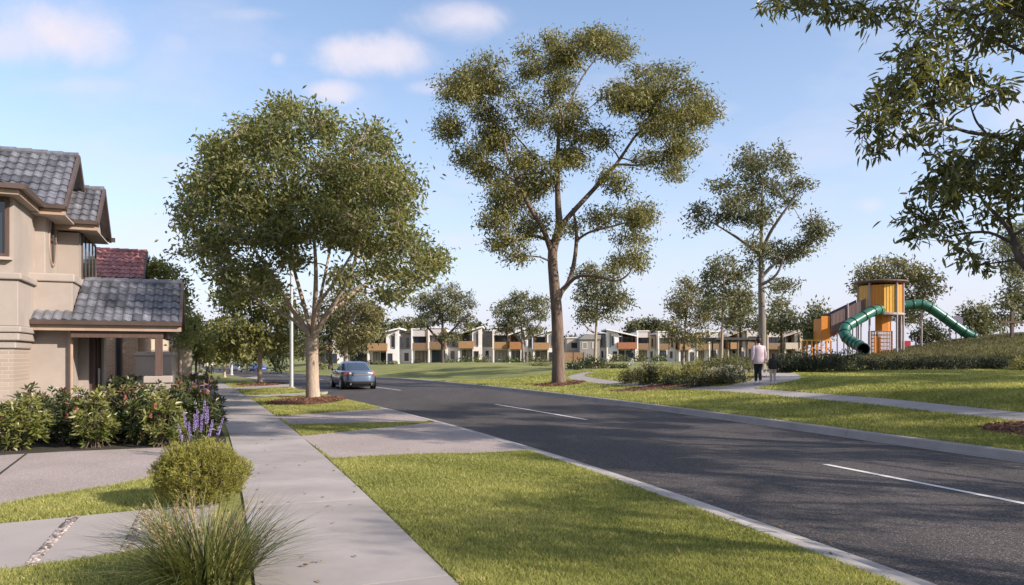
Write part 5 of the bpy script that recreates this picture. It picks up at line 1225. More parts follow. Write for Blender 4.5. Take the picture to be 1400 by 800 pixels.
# long dark row of bushes in front of the playground
rng = np.random.default_rng(8)
hd = 'dark bushes in the long row before the playground'
xs = [1066,1085,1104,1122,1141,1183,1204,1225,1247,1270,1292,1315,1338,1362]
for i, px in enumerate(xs):
    top = 484 + rng.uniform(-3,2) if px < 1160 else 490 + rng.uniform(-2,3)
    bush('dark green bush in the long clipped row before the playground and hill', px, 0, top, rng.uniform(26,34), lf_hedge, 300+i, Y=41+rng.uniform(-.5,.5), leaf=(.13,.065), group=hd, lai=2.0, noise=.2, dome=.95)
for i, px in enumerate([1075,1098,1120,1140,1160]):
    bush('dark bush of the taller rear row below the orange play fence', px, 0, 479+rng.uniform(-2,2), 30, lf_hedge, 330+i, Y=46, leaf=(.15,.075), group='taller dark bushes below the play fence', lai=1.9)
bush('rounded lighter green bush sticking out of the dark row', 1161, 0, 499, 30, lf_park, 340, Y=40, leaf=(.12,.05))
bush('bright olive bush at the foot of the hill by the frame edge', 1396, 0, 488, 34, lf_parkl, 341, Y=40, leaf=(.13,.06))

# ------------------------------------------------------------------ grass, mulch, ground cover
lf_grass = leafmat('grass_blades', (.155,.18,.052), (.50,.475,.17), (.60,.54,.28), .42, .6, .2)
lf_cover = leafmat('ground_cover_blades', (.07,.07,.034), (.20,.18,.09), (.28,.24,.13), .25, .6, .2)
def blades(name, label, poly, bands, seed, m=None, hscale=1.0, lean=.75, clear=True, xlim=(-150,1550)):
    rng = np.random.default_rng(seed); poly = [tuple(p) for p in poly]; b = MB()
    xs = [p[0] for p in poly]; x0, x1 = min(xs), max(xs)
    for (y0, y1, dens, h, w) in bands:
        n = int((x1-x0)*(y1-y0)*dens)
        x = rng.uniform(x0, x1, n); y = rng.uniform(y0, y1, n)
        px = 700+1000*x/np.maximum(y, .1)
        k = in_poly(x, y, poly) & (px > xlim[0]) & (px < xlim[1])
        x, y = x[k], y[k]
        if clear:
            k = np.ones(len(x), bool)
            for q in PAVED: k &= ~in_poly(x, y, q)
            x, y = x[k], y[k]
        n = len(x)
        if n == 0: continue
        pat = .5+.5*np.sin(x*1.7+2*np.sin(y*1.1))*np.sin(y*1.9+1.3*np.sin(x*.9))
        z = G(x, y)
        a = rng.uniform(0, 2*PI, n); hh = h*hscale*rng.uniform(.45,1.15,n)*(.8+.35*pat); ww = w*rng.uniform(.7,1.2,n)
        ln = lean*rng.uniform(.1,1.3,n)*hh; la = rng.uniform(0,2*PI,n)
        P = np.stack([x,y,z-.004], -1); S = np.stack([np.cos(a), np.sin(a), 0*a], -1)*ww[:,None]*.5
        T = P+np.stack([np.cos(la)*ln, np.sin(la)*ln, hh], -1); M_ = P+np.stack([np.cos(la)*ln*.3, np.sin(la)*ln*.3, hh*.55], -1)
        V = np.stack([P-S, P+S, M_+S*.8, T, M_-S*.8], 1).reshape(-1,3)
        b.bulk(V, np.arange(5*n).reshape(n,5), np.clip(rng.normal(.40,.27,n)+.35*(pat-.5), 0, 1))
    o = b.build(name, m or lf_grass); return tag(o, label, kind='stuff')
yy = np.linspace(3.4, 46, 90)
pv = [(x, y) for x, y in zip(Pk(yy)+.03, yy)] + [(x, y) for x, y in zip((Lk(yy)-.455)[::-1], yy[::-1])]
blades('grass', 'short green grass of the near verge', pv, [(3.4,6.5,11000,.046,.0054),(6.5,9,7600,.048,.0078),(9,13,4600,.052,.011),(13,19,2500,.058,.016),(19,28,1300,.07,.022),(28,46,600,.075,.034)], 1)
pl = [(x, y) for x, y in zip(Pk(np.linspace(3.4,12,30))-1.55, np.linspace(3.4,12,30))] + [(-12,12),(-12,3.4)]
blades('grass', 'grass strips between driveway, paving and footpath', pl, [(3.4,7,8500,.05,.0057),(7,10,5600,.056,.0088),(10,12,3300,.056,.011)], 2)
yr_ = np.linspace(6, 46, 60)
pr = [(x, y) for x, y in zip(Rk(yr_)+.2, yr_)] + [(x, y) for x, y in zip(Rk(yr_[::-1])+30, yr_[::-1])]
blades('grass', 'park lawn grass beyond the far kerb', pr, [(9,16,1700,.075,.015),(16,22,1100,.08,.02),(22,30,700,.085,.028),(30,46,330,.09,.042)], 3)
blades('ground_cover', 'rough brownish ground cover growing on the hill', [(26,41.5),(58,41.5),(58,66),(24,66),(23,48)], [(41.5,66,130,.20,.036)], 4, m=lf_cover, clear=False, lean=.8, xlim=(1150,1500))


def litter():
    rng = np.random.default_rng(44); b = MB(); n = 420
    y = 4.2+rng.uniform(0,1,n)**1.6*24; t = rng.uniform(0,1,n)
    x = np.where(rng.uniform(size=n) < .75, (Pk(y)-1.5)+t*(Lk(y)-Pk(y)+1.9), Rk(y)-.5*rng.uniform(size=n)**2)
    on = x > Lk(y)-.1
    z = np.where(on, ROADZ+.012, G(x, y)+.028)
    leafset(b, np.stack([x,y,z],-1), unit(rng.normal(size=(n,3))*np.array([1,1,.12])), .075, .026, rng, rng.uniform(0,1,n), nb=np.array([0,0,4.]))
    tag(b.build('leaf_litter', leafmat('dry_leaves', (.12,.065,.035), (.30,.19,.10), (.34,.25,.12), .1, .7, .2)), 'dry fallen leaves on footpath, verge and gutter', kind='stuff')
litter()
# ------------------------------------------------------------------ cars
m_tyre = mat('tyre_rubber', (.02,.02,.02), .85, .1); m_rim = mat('alloy_rim', (.55,.54,.53), .3, .05, metal=.8)
m_black = mat('black_plastic', (.02,.02,.022), .5, .1); m_red = mat('red_lamp', (.45,.02,.03), .15, .1, spec=.7, coat=.6)
m_chrome = mat('chrome', (.7,.7,.7), .15, .02, metal=1); m_plate = mat('number_plate', (.10,.10,.11), .5, .1); m_clear = mat('clear_lamp', (.7,.68,.68), .15, .02, spec=.7)
def paint(name, c): return mat(name, c, .32, .03, .7, spec=.5, metal=.35, coat=.8)
def car(name, label, X, Y, ang, pm, detail=True, Z=None):
    Z = ROADZ + float(base(Y)) if Z is None else Z
    r = thing(name, label, 'car', (X, Y, Z), ang)
    def sup(t, n): return np.sign(np.cos(t))*abs(np.cos(t))**(2/n), np.sign(np.sin(t))*abs(np.sin(t))**(2/n)
    zt = [.18,.30,.45,.62,.80,.92,.965]
    XR = [-2.16,-2.27,-2.31,-2.29,-2.26,-2.24,-2.10]; XF = [2.18,2.30,2.34,2.33,2.26,2.14,1.9]; WW = [.80,.87,.905,.91,.895,.865,.80]
    def body(t, z, off=0):
        z = np.asarray(z, float); xr = np.interp(z, zt, XR); xf = np.interp(z, zt, XF); w = np.interp(z, zt, WW)+off
        c, s_ = sup(np.asarray(t, float), 5.0); a = np.where(c > 0, xf, -xr)+off
        x = c*a; y = s_*w
        fr = np.clip((x-.9)/1.4, 0, 1)
        zz = z - fr**1.5*.20*np.clip((z-.45)/.5,0,1)
        pinch = 1-.09*np.clip((abs(x)-1.0)/1.3,0,1)**2
        return np.stack([x, y*pinch, zz], -1)
    T = np.linspace(0, 2*PI, 121)[:-1]
    b = MB(); rows = [body(T, np.full(120, z)) for z in np.interp(np.linspace(0,6,25), range(7), zt)]
    top = rows[-1]
    for f, dz in ((.93,.018),(.6,.022),(.02,.022)): rows.append(np.stack([top[:,0]*f, top[:,1]*f, top[:,2]+dz], -1))
    bot = rows[0]; rows.insert(0, np.stack([bot[:,0]*.95, bot[:,1]*.92, bot[:,2]-.02], -1)); rows.insert(0, bot*np.array([.02,.02,1]))
    b.grid(rows, closed=True); b.build('body', pm, r, True)
    zc = [.94,1.05,1.2,1.34,1.42,1.455]
    CR = [-1.98,-1.72,-1.40,-1.10,-.86,-.55]; CFx = [1.22,1.0,.74,.50,.30,.0]; CW = [.80,.77,.72,.665,.61,.48]
    def cab(t, z, off=0):
        z = np.asarray(z, float); xr = np.interp(z, zc, CR); xf = np.interp(z, zc, CFx); w = np.interp(z, zc, CW)+off
        c, s_ = sup(np.asarray(t, float), 4.0); a = np.where(c > 0, xf, -xr)+off
        return np.stack([c*a, s_*w, z+off*.4], -1)
    b = MB(); rows = [cab(T, np.full(120, z)) for z in np.interp(np.linspace(0,5,16), range(6), zc)]
    top = rows[-1]
    for f, dz in ((.7,.012),(.02,.016)): rows.append(np.stack([(top[:,0]+.2)*f-.2, top[:,1]*f, top[:,2]+dz], -1))
    b.grid(rows, closed=True); b.build('roof', pm, r, True)
    def patch(fn, t0, t1, z0, z1, name, m, off=.008, par=None, n=14):
        tt = np.linspace(t0, t1, n)[None]; zz = np.linspace(z0, z1, 8)[:,None]; A, B = np.broadcast_arrays(tt, zz)
        b = MB(); b.grid(fn(A, B, off)); return b.build(name, m, par or r, True)
    gl = m_glass_b
    patch(cab, PI-.62, PI+.62, 1.01, 1.37, 'rear_window', gl); patch(cab, -.55, .55, 1.03, 1.37, 'windscreen', gl)
    for sg in (1,-1):
        patch(cab, sg*1.62, sg*2.10, 1.0, 1.34, 'window', gl); patch(cab, sg*1.12, sg*1.56, 1.0, 1.34, 'window', gl)
        patch(body, PI-sg*.50, PI-sg*1.02, .745, .935, 'tail_light', m_red, .012)
        patch(body, sg*.5, sg*.95, .72, .86, 'headlight', m_clear, .012)
        if detail:
            patch(body, PI-sg*.30, PI-sg*.49, .81, .90, 'reversing_light', m_clear, .011)
            b = MB(); b.lathe([(.0,-.03),(.045,-.03),(.05,.05),(.04,.05),(.0,.03)], (-2.27, sg*.55, .30), 12, 'x'); b.build('exhaust_pipe', m_chrome, r)
            m2 = MB(); P = []
            for k in range(7):
                a = PI*k/6; q = math.sin(a); P.append([(.78+.11*q*math.cos(u)-.0, sg*(.90+.02*0+.11*(k/6)), 1.0+.075*q*math.sin(u)) for u in np.linspace(0,2*PI,13)[:-1]])
            m2.grid(P, closed=True); m2.bar((.80,sg*.78,.98),(.79,sg*.93,.99),.05,.04); m2.build('wing_mirror', m_black, r, True)
            dd = MB(); dd.bar((.20,sg*.915,.86),(.02,sg*.915,.86),.02,.03); dd.bar((-.80,sg*.905,.87),(-.98,sg*.90,.87),.02,.03); dd.build('door_handle', m_chrome, r)
    if detail:
        patch(body, PI-.27, PI+.27, .72, .84, 'number_plate_recess', m_black, .006)
        p = patch(body, PI-.17, PI+.17, .735, .82, 'number_plate', m_plate, .016)
        patch(body, PI-.75, PI+.75, .865, .905, 'trim_strip', m_chrome, .012) if False else None
        patch(body, PI-.80, PI+.80, .22, .40, 'bumper', m_black, .010)
        patch(body, PI-.62, PI+.62, .405, .44, 'bumper_strip', m_chrome, .014)
        b = MB(); b.bar((-.75,0,1.46),(-.9,0,1.56),.02,.05); b.build('aerial', pm, r)
    for sx_ in (1.38,-1.36):
        for sg in (1,-1):
            A = MB(); A.lathe([(.0,.0),(.385,.0),(.385,.012),(.36,.014),(.0,.014)], (sx_, sg*.888-.007, .335), 28, 'y'); A.build('wheel_arch', m_black, r)
            w = MB(); pr = [(.20,-.10),(.30,-.11),(.325,-.08),(.33,0),(.325,.08),(.30,.11),(.20,.10)]
            w.lathe(pr, (sx_, sg*.80, .325), 28, 'y'); wh = w.build('wheel', m_tyre, r, True)
            q = MB(); q.lathe([(.0,sg*.095),(.05,sg*.10),(.06,sg*.085)], (sx_, sg*.815, .325), 16, 'y')
            q.lathe([(.195,-sg*.05),(.215,sg*.09),(.235,sg*.105),(.225,sg*.112),(.19,sg*.085)], (sx_, sg*.815, .325), 28, 'y')
            for k in range(10):
                a = 2*PI*k/10; q.bar((sx_+.04*math.cos(a), sg*.903, .325+.04*math.sin(a)), (sx_+.215*math.cos(a), sg*.913, .325+.215*math.sin(a)), .035, .03, up=(0,1,0))
            q.build('rim', m_rim, wh)
    return r
fw = math.atan2(.917, -.40)
car('sedan_car', 'steel blue sedan driving away in the near lane', -8.72, 40.0, fw, paint('blue_paint', (.085,.122,.195)))
ax, ay = at(322, 0, 118)[:2]
car('parked_car', 'silver grey car parked far down the street by the white post', ax, ay, fw, paint('silver_paint', (.35,.34,.35)), False)
ax, ay = at(352.5, 0, 126)[:2]
car('parked_car', 'bright blue car coming round the far bend', ax, ay, fw+PI+.35, paint('bright_blue_paint', (.07,.10,.36)), False)

# ------------------------------------------------------------------ lamp posts
def lamp_post(label, X, Y, h, rad, arm):
    r = thing('street_lamp', label, 'street lamp', (X, Y, gz(X,Y)))
    b = MB(); b.tube([(0,0,-.3),(0,0,.0),(0,0,1.2),(0,0,h)], [rad,rad,rad*.95,rad*.55], 14); b.build('pole', m_steel, r, True)
    b = MB(); b.lathe([(rad*1.7,0),(rad*1.7,.05),(rad*1.1,.09)], (0,0,0), 16); b.build('base_plate', m_steel, r)
    b = MB(); b.tube([(0,0,h-.1),(arm*.5,arm*.1,h+.12),(arm,arm*.2,h+.18)], [.04,.035,.03], 8); b.build('arm', m_steel, r, True)
    b = MB(); b.prism([(arm-.05,arm*.2-.12,h+.14),(arm+.6,arm*.2-.10,h+.17),(arm+.6,arm*.2+.14,h+.17),(arm-.05,arm*.2+.16,h+.14)], (0,0,.09)); b.build('lamp_head', m_steel, r, bevel=.02)
lx, ly, lz = hit(398.5, 531)
lamp_post('tall pale grey lamp post behind the mulched street tree', lx, ly, 7.6, .105, 1.6)
lx, ly = at(316.5, 0, 75)[:2]
lamp_post('slim white post at the far verge by the bright street tree', lx, ly, 5.2, .14, .9)

# ------------------------------------------------------------------ people
m_skin = mat('skin', (.50,.32,.24), .55, .06); m_hair = mat('dark_hair', (.022,.015,.012), .6, .3, 30, stretch=(1,1,.1))
def ell(b, c, r, n=12, cut=None):
    P = []
    for i in range(n+1):
        a = -PI/2 + PI*i/n
        P.append([(c[0]+r[0]*max(.01,math.cos(a))*math.cos(t), c[1]+r[1]*max(.01,math.cos(a))*math.sin(t), c[2]+r[2]*math.sin(a)) for t in np.linspace(0,2*PI,19)[:-1]])
    b.grid(P, closed=True)
def skinned(name, pts, edges, rad, m, parent, sub=2):
    me = bpy.data.meshes.new(name); me.from_pydata([tuple(p) for p in pts], edges, []); o = bpy.data.objects.new(name, me); COL.objects.link(o)
    sk = o.modifiers.new('s', 'SKIN'); sk.use_smooth_shade = True
    for i, v in enumerate(me.skin_vertices[0].data): v.radius = (rad[i], rad[i]); v.use_root = (i == 0)
    sb = o.modifiers.new('u', 'SUBSURF'); sb.levels = sb.render_levels = sub
    bpy.context.view_layer.update()
    ev = o.evaluated_get(bpy.context.evaluated_depsgraph_get()); nm = bpy.data.meshes.new_from_object(ev)
    o.modifiers.clear(); o.data = nm; bpy.data.meshes.remove(me)
    nm.materials.clear(); nm.materials.append(m)
    nm.polygons.foreach_set('use_smooth', np.ones(len(nm.polygons), bool)); o.parent = parent
    return o
def person(label, X, Y, h, head, top, bottom, shoe, jacket_hem=.80, pose=None, hair='bun', Z=None, group=None, sleeve=True):
    Z = gz(X, Y)+.02 if Z is None else Z
    r = thing('person', label, 'person', (X, Y, Z), head, group); k = h/1.72; r.scale = (k, k, k)
    p = dict(lk=(-.09,.10,.50), la=(-.085,.20,.10), rk=(.09,.05,.50), ra=(.085,-.20,.13), le=(-.235,-.06,1.14), lw=(-.25,-.02,.90), re=(.235,.02,1.14), rw=(.25,.10,.91), lean=0)
    p.update(pose or {})
    V = []; E = []; Rr = []
    def add(pt, rad, to=None):
        V.append(pt); Rr.append(rad)
        if to is not None: E.append((to, len(V)-1))
        return len(V)-1
    ln = p['lean']
    pel = add((0,0,.94), .125); bel = add((0,ln*.2,1.08), .115, pel); ch = add((0,ln*.6,1.29), .135, bel); nb = add((0,ln*.9,1.44), .065, ch); nk = add((0,ln+.0,1.50), .052, nb)
    jaw = add((0,ln+.03,1.575), .068, nk); hd = add((0,ln+.012,1.645), .086, jaw); add((0,ln+.005,1.70), .055, hd)
    add((0,ln+.115,1.61), .014, hd)
    for s_ in (-1,1): add((s_*.095, ln+.0, 1.615), .018, hd)
    for s_, el, wr, kn, an in ((-1,p['le'],p['lw'],p['lk'],p['la']),(1,p['re'],p['rw'],p['rk'],p['ra'])):
        sh = add((s_*.165, ln*.8, 1.405), .058, ch); e = add(el, .042, sh); w = add(wr, .029, e)
        d = np.array(wr)-np.array(el); d = d/np.linalg.norm(d); pm = np.array(wr)+d*.06; pa = add(tuple(pm), .030, w)
        for f in range(4):
            o = np.array([0, (f-1.5)*.020, 0]); L = (.07,.082,.078,.06)[f]
            f1 = add(tuple(pm+d*.04+o), .0095, pa); f2 = add(tuple(pm+d*(.04+L*.55)+o+np.array([-s_*.008,0,0])), .0085, f1); add(tuple(pm+d*(.04+L)+o+np.array([-s_*.022,0,0])), .007, f2)
        t1 = add(tuple(pm+np.array([-s_*.012,.038,-.005])), .0105, pa); add(tuple(pm+d*.05+np.array([-s_*.018,.05,0])), .009, t1)
        hp = add((s_*.088,0,.87), .092, pel); kk = add(kn, .058, hp); a = add(an, .038, kk); ft = add((an[0], an[1]+.06, max(.03,an[2]-.06)), .036, a); add((an[0]+s_*.01, an[1]+.15, max(.025,an[2]-.08)), .028, ft)
    skinned('body', V, E, Rr, m_skin, r)
    # jacket or top
    b = MB(); P = []
    for z, rx, ry in ((jacket_hem,.205,.150),(jacket_hem+.02,.215,.158),(1.0,.205,.15),(1.15,.20,.145),(1.30,.205,.15),(1.39,.195,.125),(1.435,.14,.09),(1.465,.075,.07)):
        yo = ln*max(0,(z-.94)/.5); P.append([(rx*math.copysign(abs(math.cos(t))**.8,math.cos(t)), yo+ry*math.sin(t), z) for t in np.linspace(0,2*PI,25)[:-1]])
    b.grid(P, closed=True)
    for s_, el, wr in ((-1,p['le'],p['lw']),(1,p['re'],p['rw'])):
        q = [(s_*.14,ln*.8,1.40),(s_*.185,ln*.8-.005,1.37)] + [tuple(np.array((s_*.19,ln*.8,1.36))*(1-t)+np.array(el)*t) for t in (.4,.8,1)] + [tuple(np.array(el)*(1-t)+np.array(wr)*t) for t in (.3,.7,.97)]
        b.tube(q, [.07,.078,.074,.068,.064,.06,.054,.05], 12)
    b.build('jacket', top, r, True)
    b = MB()
    P = [[(rx*math.cos(t), ry*math.sin(t), z) for t in np.linspace(0,2*PI,21)[:-1]] for z, rx, ry in ((.84,.178,.128),(.92,.175,.128),(1.02,.165,.12))]
    b.grid(P, closed=True)
    for s_, kn, an in ((-1,p['lk'],p['la']),(1,p['rk'],p['ra'])):
        hp = np.array((s_*.088,0,.88)); q = [hp+(np.array(kn)-hp)*t for t in (0,.35,.7,1)] + [np.array(kn)+(np.array(an)-np.array(kn))*t for t in (.3,.65,.93)]
        b.tube([tuple(v) for v in q], [.104,.096,.082,.072,.066,.058,.052], 12)
    b.build('trousers', bottom, r, True)
    for an in (p['la'], p['ra']):
        b = MB(); z0 = max(.0, an[2]-.10); P = []
        for y, w, hh in ((-.085,.02,.03),(-.07,.040,.085),(0,.044,.10),(.06,.047,.075),(.13,.048,.05),(.175,.036,.035),(.19,.015,.02)):
            P.append([(an[0]+w*math.cos(t), an[1]+y, z0+hh*.5+hh*.5*math.sin(t)) for t in np.linspace(0,2*PI,15)[:-1]])
        b.grid(P, closed=True); b.build('shoe', shoe, r, True)
    b = MB(); ell(b, (0,ln-.012,1.655), (.098,.108,.098)); ell(b, (0,ln-.03,1.60), (.085,.085,.075))
    if hair == 'bun': ell(b, (0,ln-.03,1.775), (.052,.052,.05))
    if hair == 'long': ell(b, (0,ln-.06,1.53), (.085,.06,.13))
    b.build('hair', m_hair, r, True)
    return r
m_pinkj = mat('pale_pink_cloth', (.52,.42,.46), .85, .08, 6, bump=.3, bscale=12); m_blackc = mat('black_cloth', (.02,.02,.024), .85, .2, 6, bump=.3, bscale=12)
m_beige = mat('beige_cloth', (.42,.36,.30), .85, .1, 6); m_whitec = mat('white_cloth', (.62,.6,.58), .8, .08, 6); m_navy = mat('navy_cloth', (.04,.04,.06), .85, .15, 6)
ax, ay, az = hit(1037, 526); s_ = ay/1000
person('adult in long pale pink jacket and black trousers walking away on the park path', ax, ay, 63*s_, .05, m_pinkj, m_blackc, m_whitec, jacket_hem=.76, pose=dict(lk=(-.06,.08,.50), la=(-.035,.16,.10), rk=(.05,.02,.50), ra=(.02,-.14,.13), re=(.245,.0,1.15), rw=(.27,.05,.92)))
ax, ay, az = hit(1057, 526)
person('child in dark top and beige trousers walking beside the adult', ax, ay, 41*s_, .0, m_blackc, m_beige, m_whitec, jacket_hem=.84, hair='long', pose=dict(lk=(-.10,.05,.50), la=(-.10,.08,.10), rk=(.09,.03,.50), ra=(.09,-.10,.11), rw=(.30,.02,.92), re=(.26,-.02,1.14)))
jy = 74; jx = at(863, 0, jy)[0]
person('jogger in dark top and pale leggings crossing the park lawn', jx, jy, 1.68, -1.2, m_navy, m_whitec, m_whitec, jacket_hem=.88, pose=dict(lk=(-.09,.30,.60), la=(-.09,.12,.22), rk=(.09,-.02,.48), ra=(.09,-.34,.26), le=(-.24,-.16,1.18), lw=(-.2,.06,1.10), re=(.24,.10,1.16), rw=(.16,.28,1.2), lean=.08))
py_ = 80
for px, tp, hd_, lab in ((283.5, m_whitec, .42, 'far pedestrian in white top and dark trousers nearest the hedge'), (290.5, m_whitec, .45, 'far pedestrian in white shirt with black trousers on the verge side')):
    X_ = at(px, 0, py_)[0]
    person(lab, X_, py_, 1.72, hd_, tp, m_blackc, m_blackc, jacket_hem=.86, hair='short')

# ------------------------------------------------------------------ playground
YP = 55.0; KP = YP/1000
def A(px, py, dy=0): return at(px, py, YP+dy)
def rel(o, root):
    o.data.transform(Matrix.Translation(-Vector(root.location))); o.parent = root; return o
m_green = mat('green_plastic', (.025,.125,.085), .3, .12, 1.5, spec=.5); m_dgreen = mat('dark_green_rim', (.012,.05,.035), .4, .1)
m_bore = mat('shaded_tube_inside', (.006,.02,.015), .6, .1)  # near-black colour paints the shade inside the slide tubes
m_orange = mat('orange_panel', (.62,.22,.035), .45, .08, 2); m_yellow = mat('amber_panel', (.70,.36,.05), .4, .10, 2); m_pyel = mat('pale_amber_panel', (.76,.50,.16), .4, .08, 2)
m_purple_ = mat('purple_grey_slats', (.20,.135,.13), .6, .22, 1.0, stretch=(9,9,.3)); m_rust = mat('red_brown_deck', (.32,.09,.05), .7, .2)
m_pgrey = mat('lilac_grey_steel', (.34,.30,.31), .5, .08); m_net = mat('net_rope', (.42,.24,.12), .8, .2)
tcx, tcy, _ = A(1203.5, 430); tg = gz(tcx, tcy)
TW = thing('play_tower', 'round orange play tower with flat roof between two tube slides', 'play tower', (tcx, tcy, tg))
R8 = 27*KP; zr0, zf, zt_ = A(0,428)[2], A(0,429)[2], A(0,391)[2]
def oct_(k, r): a = 2*PI*(k+.5)/10 - PI/2; return (tcx+r*math.cos(a), tcy+r*math.sin(a))
NP = 10
for k in range(NP):
    p0, p1 = oct_(k, R8), oct_(k+1, R8)
    if k in (1,): m_ = m_orange
    else: m_ = (m_yellow, m_orange, m_yellow, m_pyel)[(k*3+1) % 4]
    b = MB(); b.bar((p0[0]*.985+p1[0]*.015, p0[1]*.985+p1[1]*.015, (zf+zt_)/2), (p1[0]*.985+p0[0]*.015, p1[1]*.985+p0[1]*.015, (zf+zt_)/2), .05, zt_-zf-.04, up=(0,0,1)); 
    pn = rel(b.build('panel', m_), TW)
    b = MB(); d = np.array(p1)-np.array(p0); n_ = np.array([d[1], -d[0]]); n_ /= np.linalg.norm(n_)
    for t in (.25,.5,.75):
        q = np.array(p0)+d*t+n_*.035; b.bar((q[0],q[1],zf+.05),(q[0],q[1],zt_-.05),.03,.02,up=(n_[0],n_[1],0))
    o = b.build('batten', m_pyel if k % 2 else m_yellow); o.data.transform(Matrix.Translation(-Vector(TW.location))); o.parent = pn
    q = oct_(k, R8+.06)
    if k % 2 == 0 or k == 1:
        b = MB(); b.tube([(q[0],q[1],tg-.3),(q[0],q[1],A(0,387)[2])], .075, 10); rel(b.build('post', m_pgrey, None, True), TW)
b = MB(); b.lathe([(.0,.16),(R8*.9,.10),(34*KP,.03),(34*KP,-.05),(R8*1.05,-.16),(.0,-.16)], (tcx,tcy,A(0,386)[2]), 36); rel(b.build('roof', mat('roof_disc', (.15,.085,.08), .5, .1)), TW)
b = MB(); b.lathe([(.0,.03),(R8*1.08,.03),(R8*1.08,-.12),(.0,-.12)], (tcx,tcy,zf-.02), 30); rel(b.build('deck', m_pgrey), TW)
b = MB()
for k in range(NP):
    if k in (0,1,2,8,9): p0, p1 = oct_(k, 13.5*KP), oct_(k+1, 13.5*KP); b.bar((p0[0],p0[1],A(0,442)[2]),(p1[0],p1[1],A(0,442)[2]),.04,22*KP)
rel(b.build('lower_panel', m_orange), TW)
b = MB(); zn0, zn1 = tg+.05, A(0,453)[2]
for k in range(NP):
    p0, p1 = np.array(oct_(k, 15*KP)), np.array(oct_(k+1, 15*KP))
    for t in np.linspace(0,1,4)[:-1]:
        q = p0+(p1-p0)*t; b.tube([(q[0],q[1],zn0),(q[0],q[1],zn1)], .022, 4, cap=False)
    for z in np.linspace(zn0, zn1, 7): b.tube([(p0[0],p0[1],z),(p1[0],p1[1],z)], .022, 4, cap=False)
rel(b.build('climbing_net', m_net), TW)
b = MB(); p0 = oct_(9,12*KP); b.box(p0[0]-.55,p0[0]-.1,p0[1]-.02,p0[1]+.03,zn0,zn1-.4); rel(b.build('lower_panel', m_orange), TW)

def slide(label, pts, rad, open_end, hood=None):
    P = [Vector(p) for p in pts]; out = []
    for i in range(len(P)-1):
        a, b0, c0, d = P[max(i-1,0)], P[i], P[i+1], P[min(i+2,len(P)-1)]
        for k in range(6):
            t = k/6; out.append(.5*(2*b0+(c0-a)*t+(2*a-5*b0+4*c0-d)*t*t+(3*b0-a-3*c0+d)*t**3))
    out.append(P[-1]); foot = out[-1]; g = gz(foot.x, foot.y)
    r = thing('tube_slide', label, 'slide', (foot.x, foot.y, g))
    b = MB(); b.tube(out, rad, 20, cap=False)
    rel(b.build('tube', m_green, None, True), r)
    b = MB(); b.tube([o.copy() for o in out], rad*.93, 20, cap=False); rel(b.build('bore', m_bore, None, True), r)
    n = len(out); idx = [int(t) for t in np.linspace(4, n-2, max(4, n//5))]
    for i in idx:
        d = (out[min(i+1,n-1)]-out[i-1]).normalized()*.045
        b = MB(); b.tube([out[i]-d, out[i]-d*.98, out[i]+d*.98, out[i]+d], [rad*.98, rad*1.10, rad*1.10, rad*.98], 20, cap=False); rel(b.build('joint_ring', m_dgreen, None, True), r)
    d = (out[-1]-out[-2]).normalized()
    b = MB(); b.tube([out[-1]-d*.02, out[-1]+d*.10, out[-1]+d*.102, out[-1]+d*.104], [rad*1.12, rad*1.12, rad*1.05, rad*.92], 20, cap=False); rel(b.build('mouth_rim', m_dgreen, None, True), r)
    for i in (n//3, 2*n//3):
        q = out[i]; gg = gz(q.x, q.y)
        if q.z-rad-gg > .3:
            b = MB(); b.tube([(q.x,q.y,gg-.2),(q.x,q.y,q.z-rad*.95)], .06, 8); rel(b.build('support', m_pgrey, None, True), r)
    return r
rs = 6.4*KP
slide('green tube slide twisting down from the tower toward the dark bushes', [A(1204,424,-1.2),A(1196,424.5,-1.9),A(1183,431,-2.4),A(1166,441,-2.8),A(1156,448,-3.2),A(1155,458,-3.6),A(1161,465,-3.9),A(1169,470,-4.4),A(1176,473.5,-5.2),A(1180.5,477,-6.6)], 6.6*KP, True)
slide('long green tube slide running down from the tower onto the hill', [A(1226,419,.2),A(1240,417.5,.1),A(1256,416,0),A(1268,419,-.1),A(1287,431.5,-.2),A(1304,444,-.3),A(1320,455,-.4),A(1331,461,-.5)], rs, True)
b = MB(); q = A(1333,462,-.5); R_ = thing('slide_landing', 'green curved landing at the foot of the long slide on the hill', 'slide', (q[0], q[1], gz(q[0],q[1])))
b.tube([A(1328,462.5,-.5),A(1333,463,-.55),A(1339,464.5,-.6)], [rs*.75,rs*.7,rs*.45], 14); rel(b.build('chute', m_green, None, True), R_)
# ramp with slatted side walls
RP = thing('play_ramp', 'enclosed ramp with purple grey slatted walls climbing to the play tower', 'play ramp', A(1150,470)[:2]+(gz(A(1150,470)[0],YP),))
for dy, nm in ((-.75,'side_wall'),(.75,'side_wall')):
    b = MB(); q = [A(1130,455,0),A(1177,437,0),A(1177,409,0),A(1130,431,0)]
    b.prism([(p[0], YP+dy-.04, p[2]) for p in q], (0,.08,0)); w = rel(b.build(nm, m_purple_), RP)
    b = MB()
    for k in range(26):
        t = (k+.5)/26; x = q[0][0]+(q[1][0]-q[0][0])*t; z0_ = q[0][2]+(q[1][2]-q[0][2])*t; z1_ = q[3][2]+(q[2][2]-q[3][2])*t
        b.box(x-.03,x+.03,YP+dy-.075,YP+dy-.042,z0_+.03,z1_-.03)
    o = b.build('slat', m_purple_); o.data.transform(Matrix.Translation(-Vector(RP.location))); o.parent = w
b = MB(); b.prism([(A(1120,466)[0],YP-.7,A(0,466)[2]),(A(1176,441)[0],YP-.7,A(0,441)[2]),(A(1176,438)[0],YP-.7,A(0,438)[2]),(A(1120,462)[0],YP-.7,A(0,462)[2])], (0,1.4,0)); rel(b.build('deck', m_rust), RP)
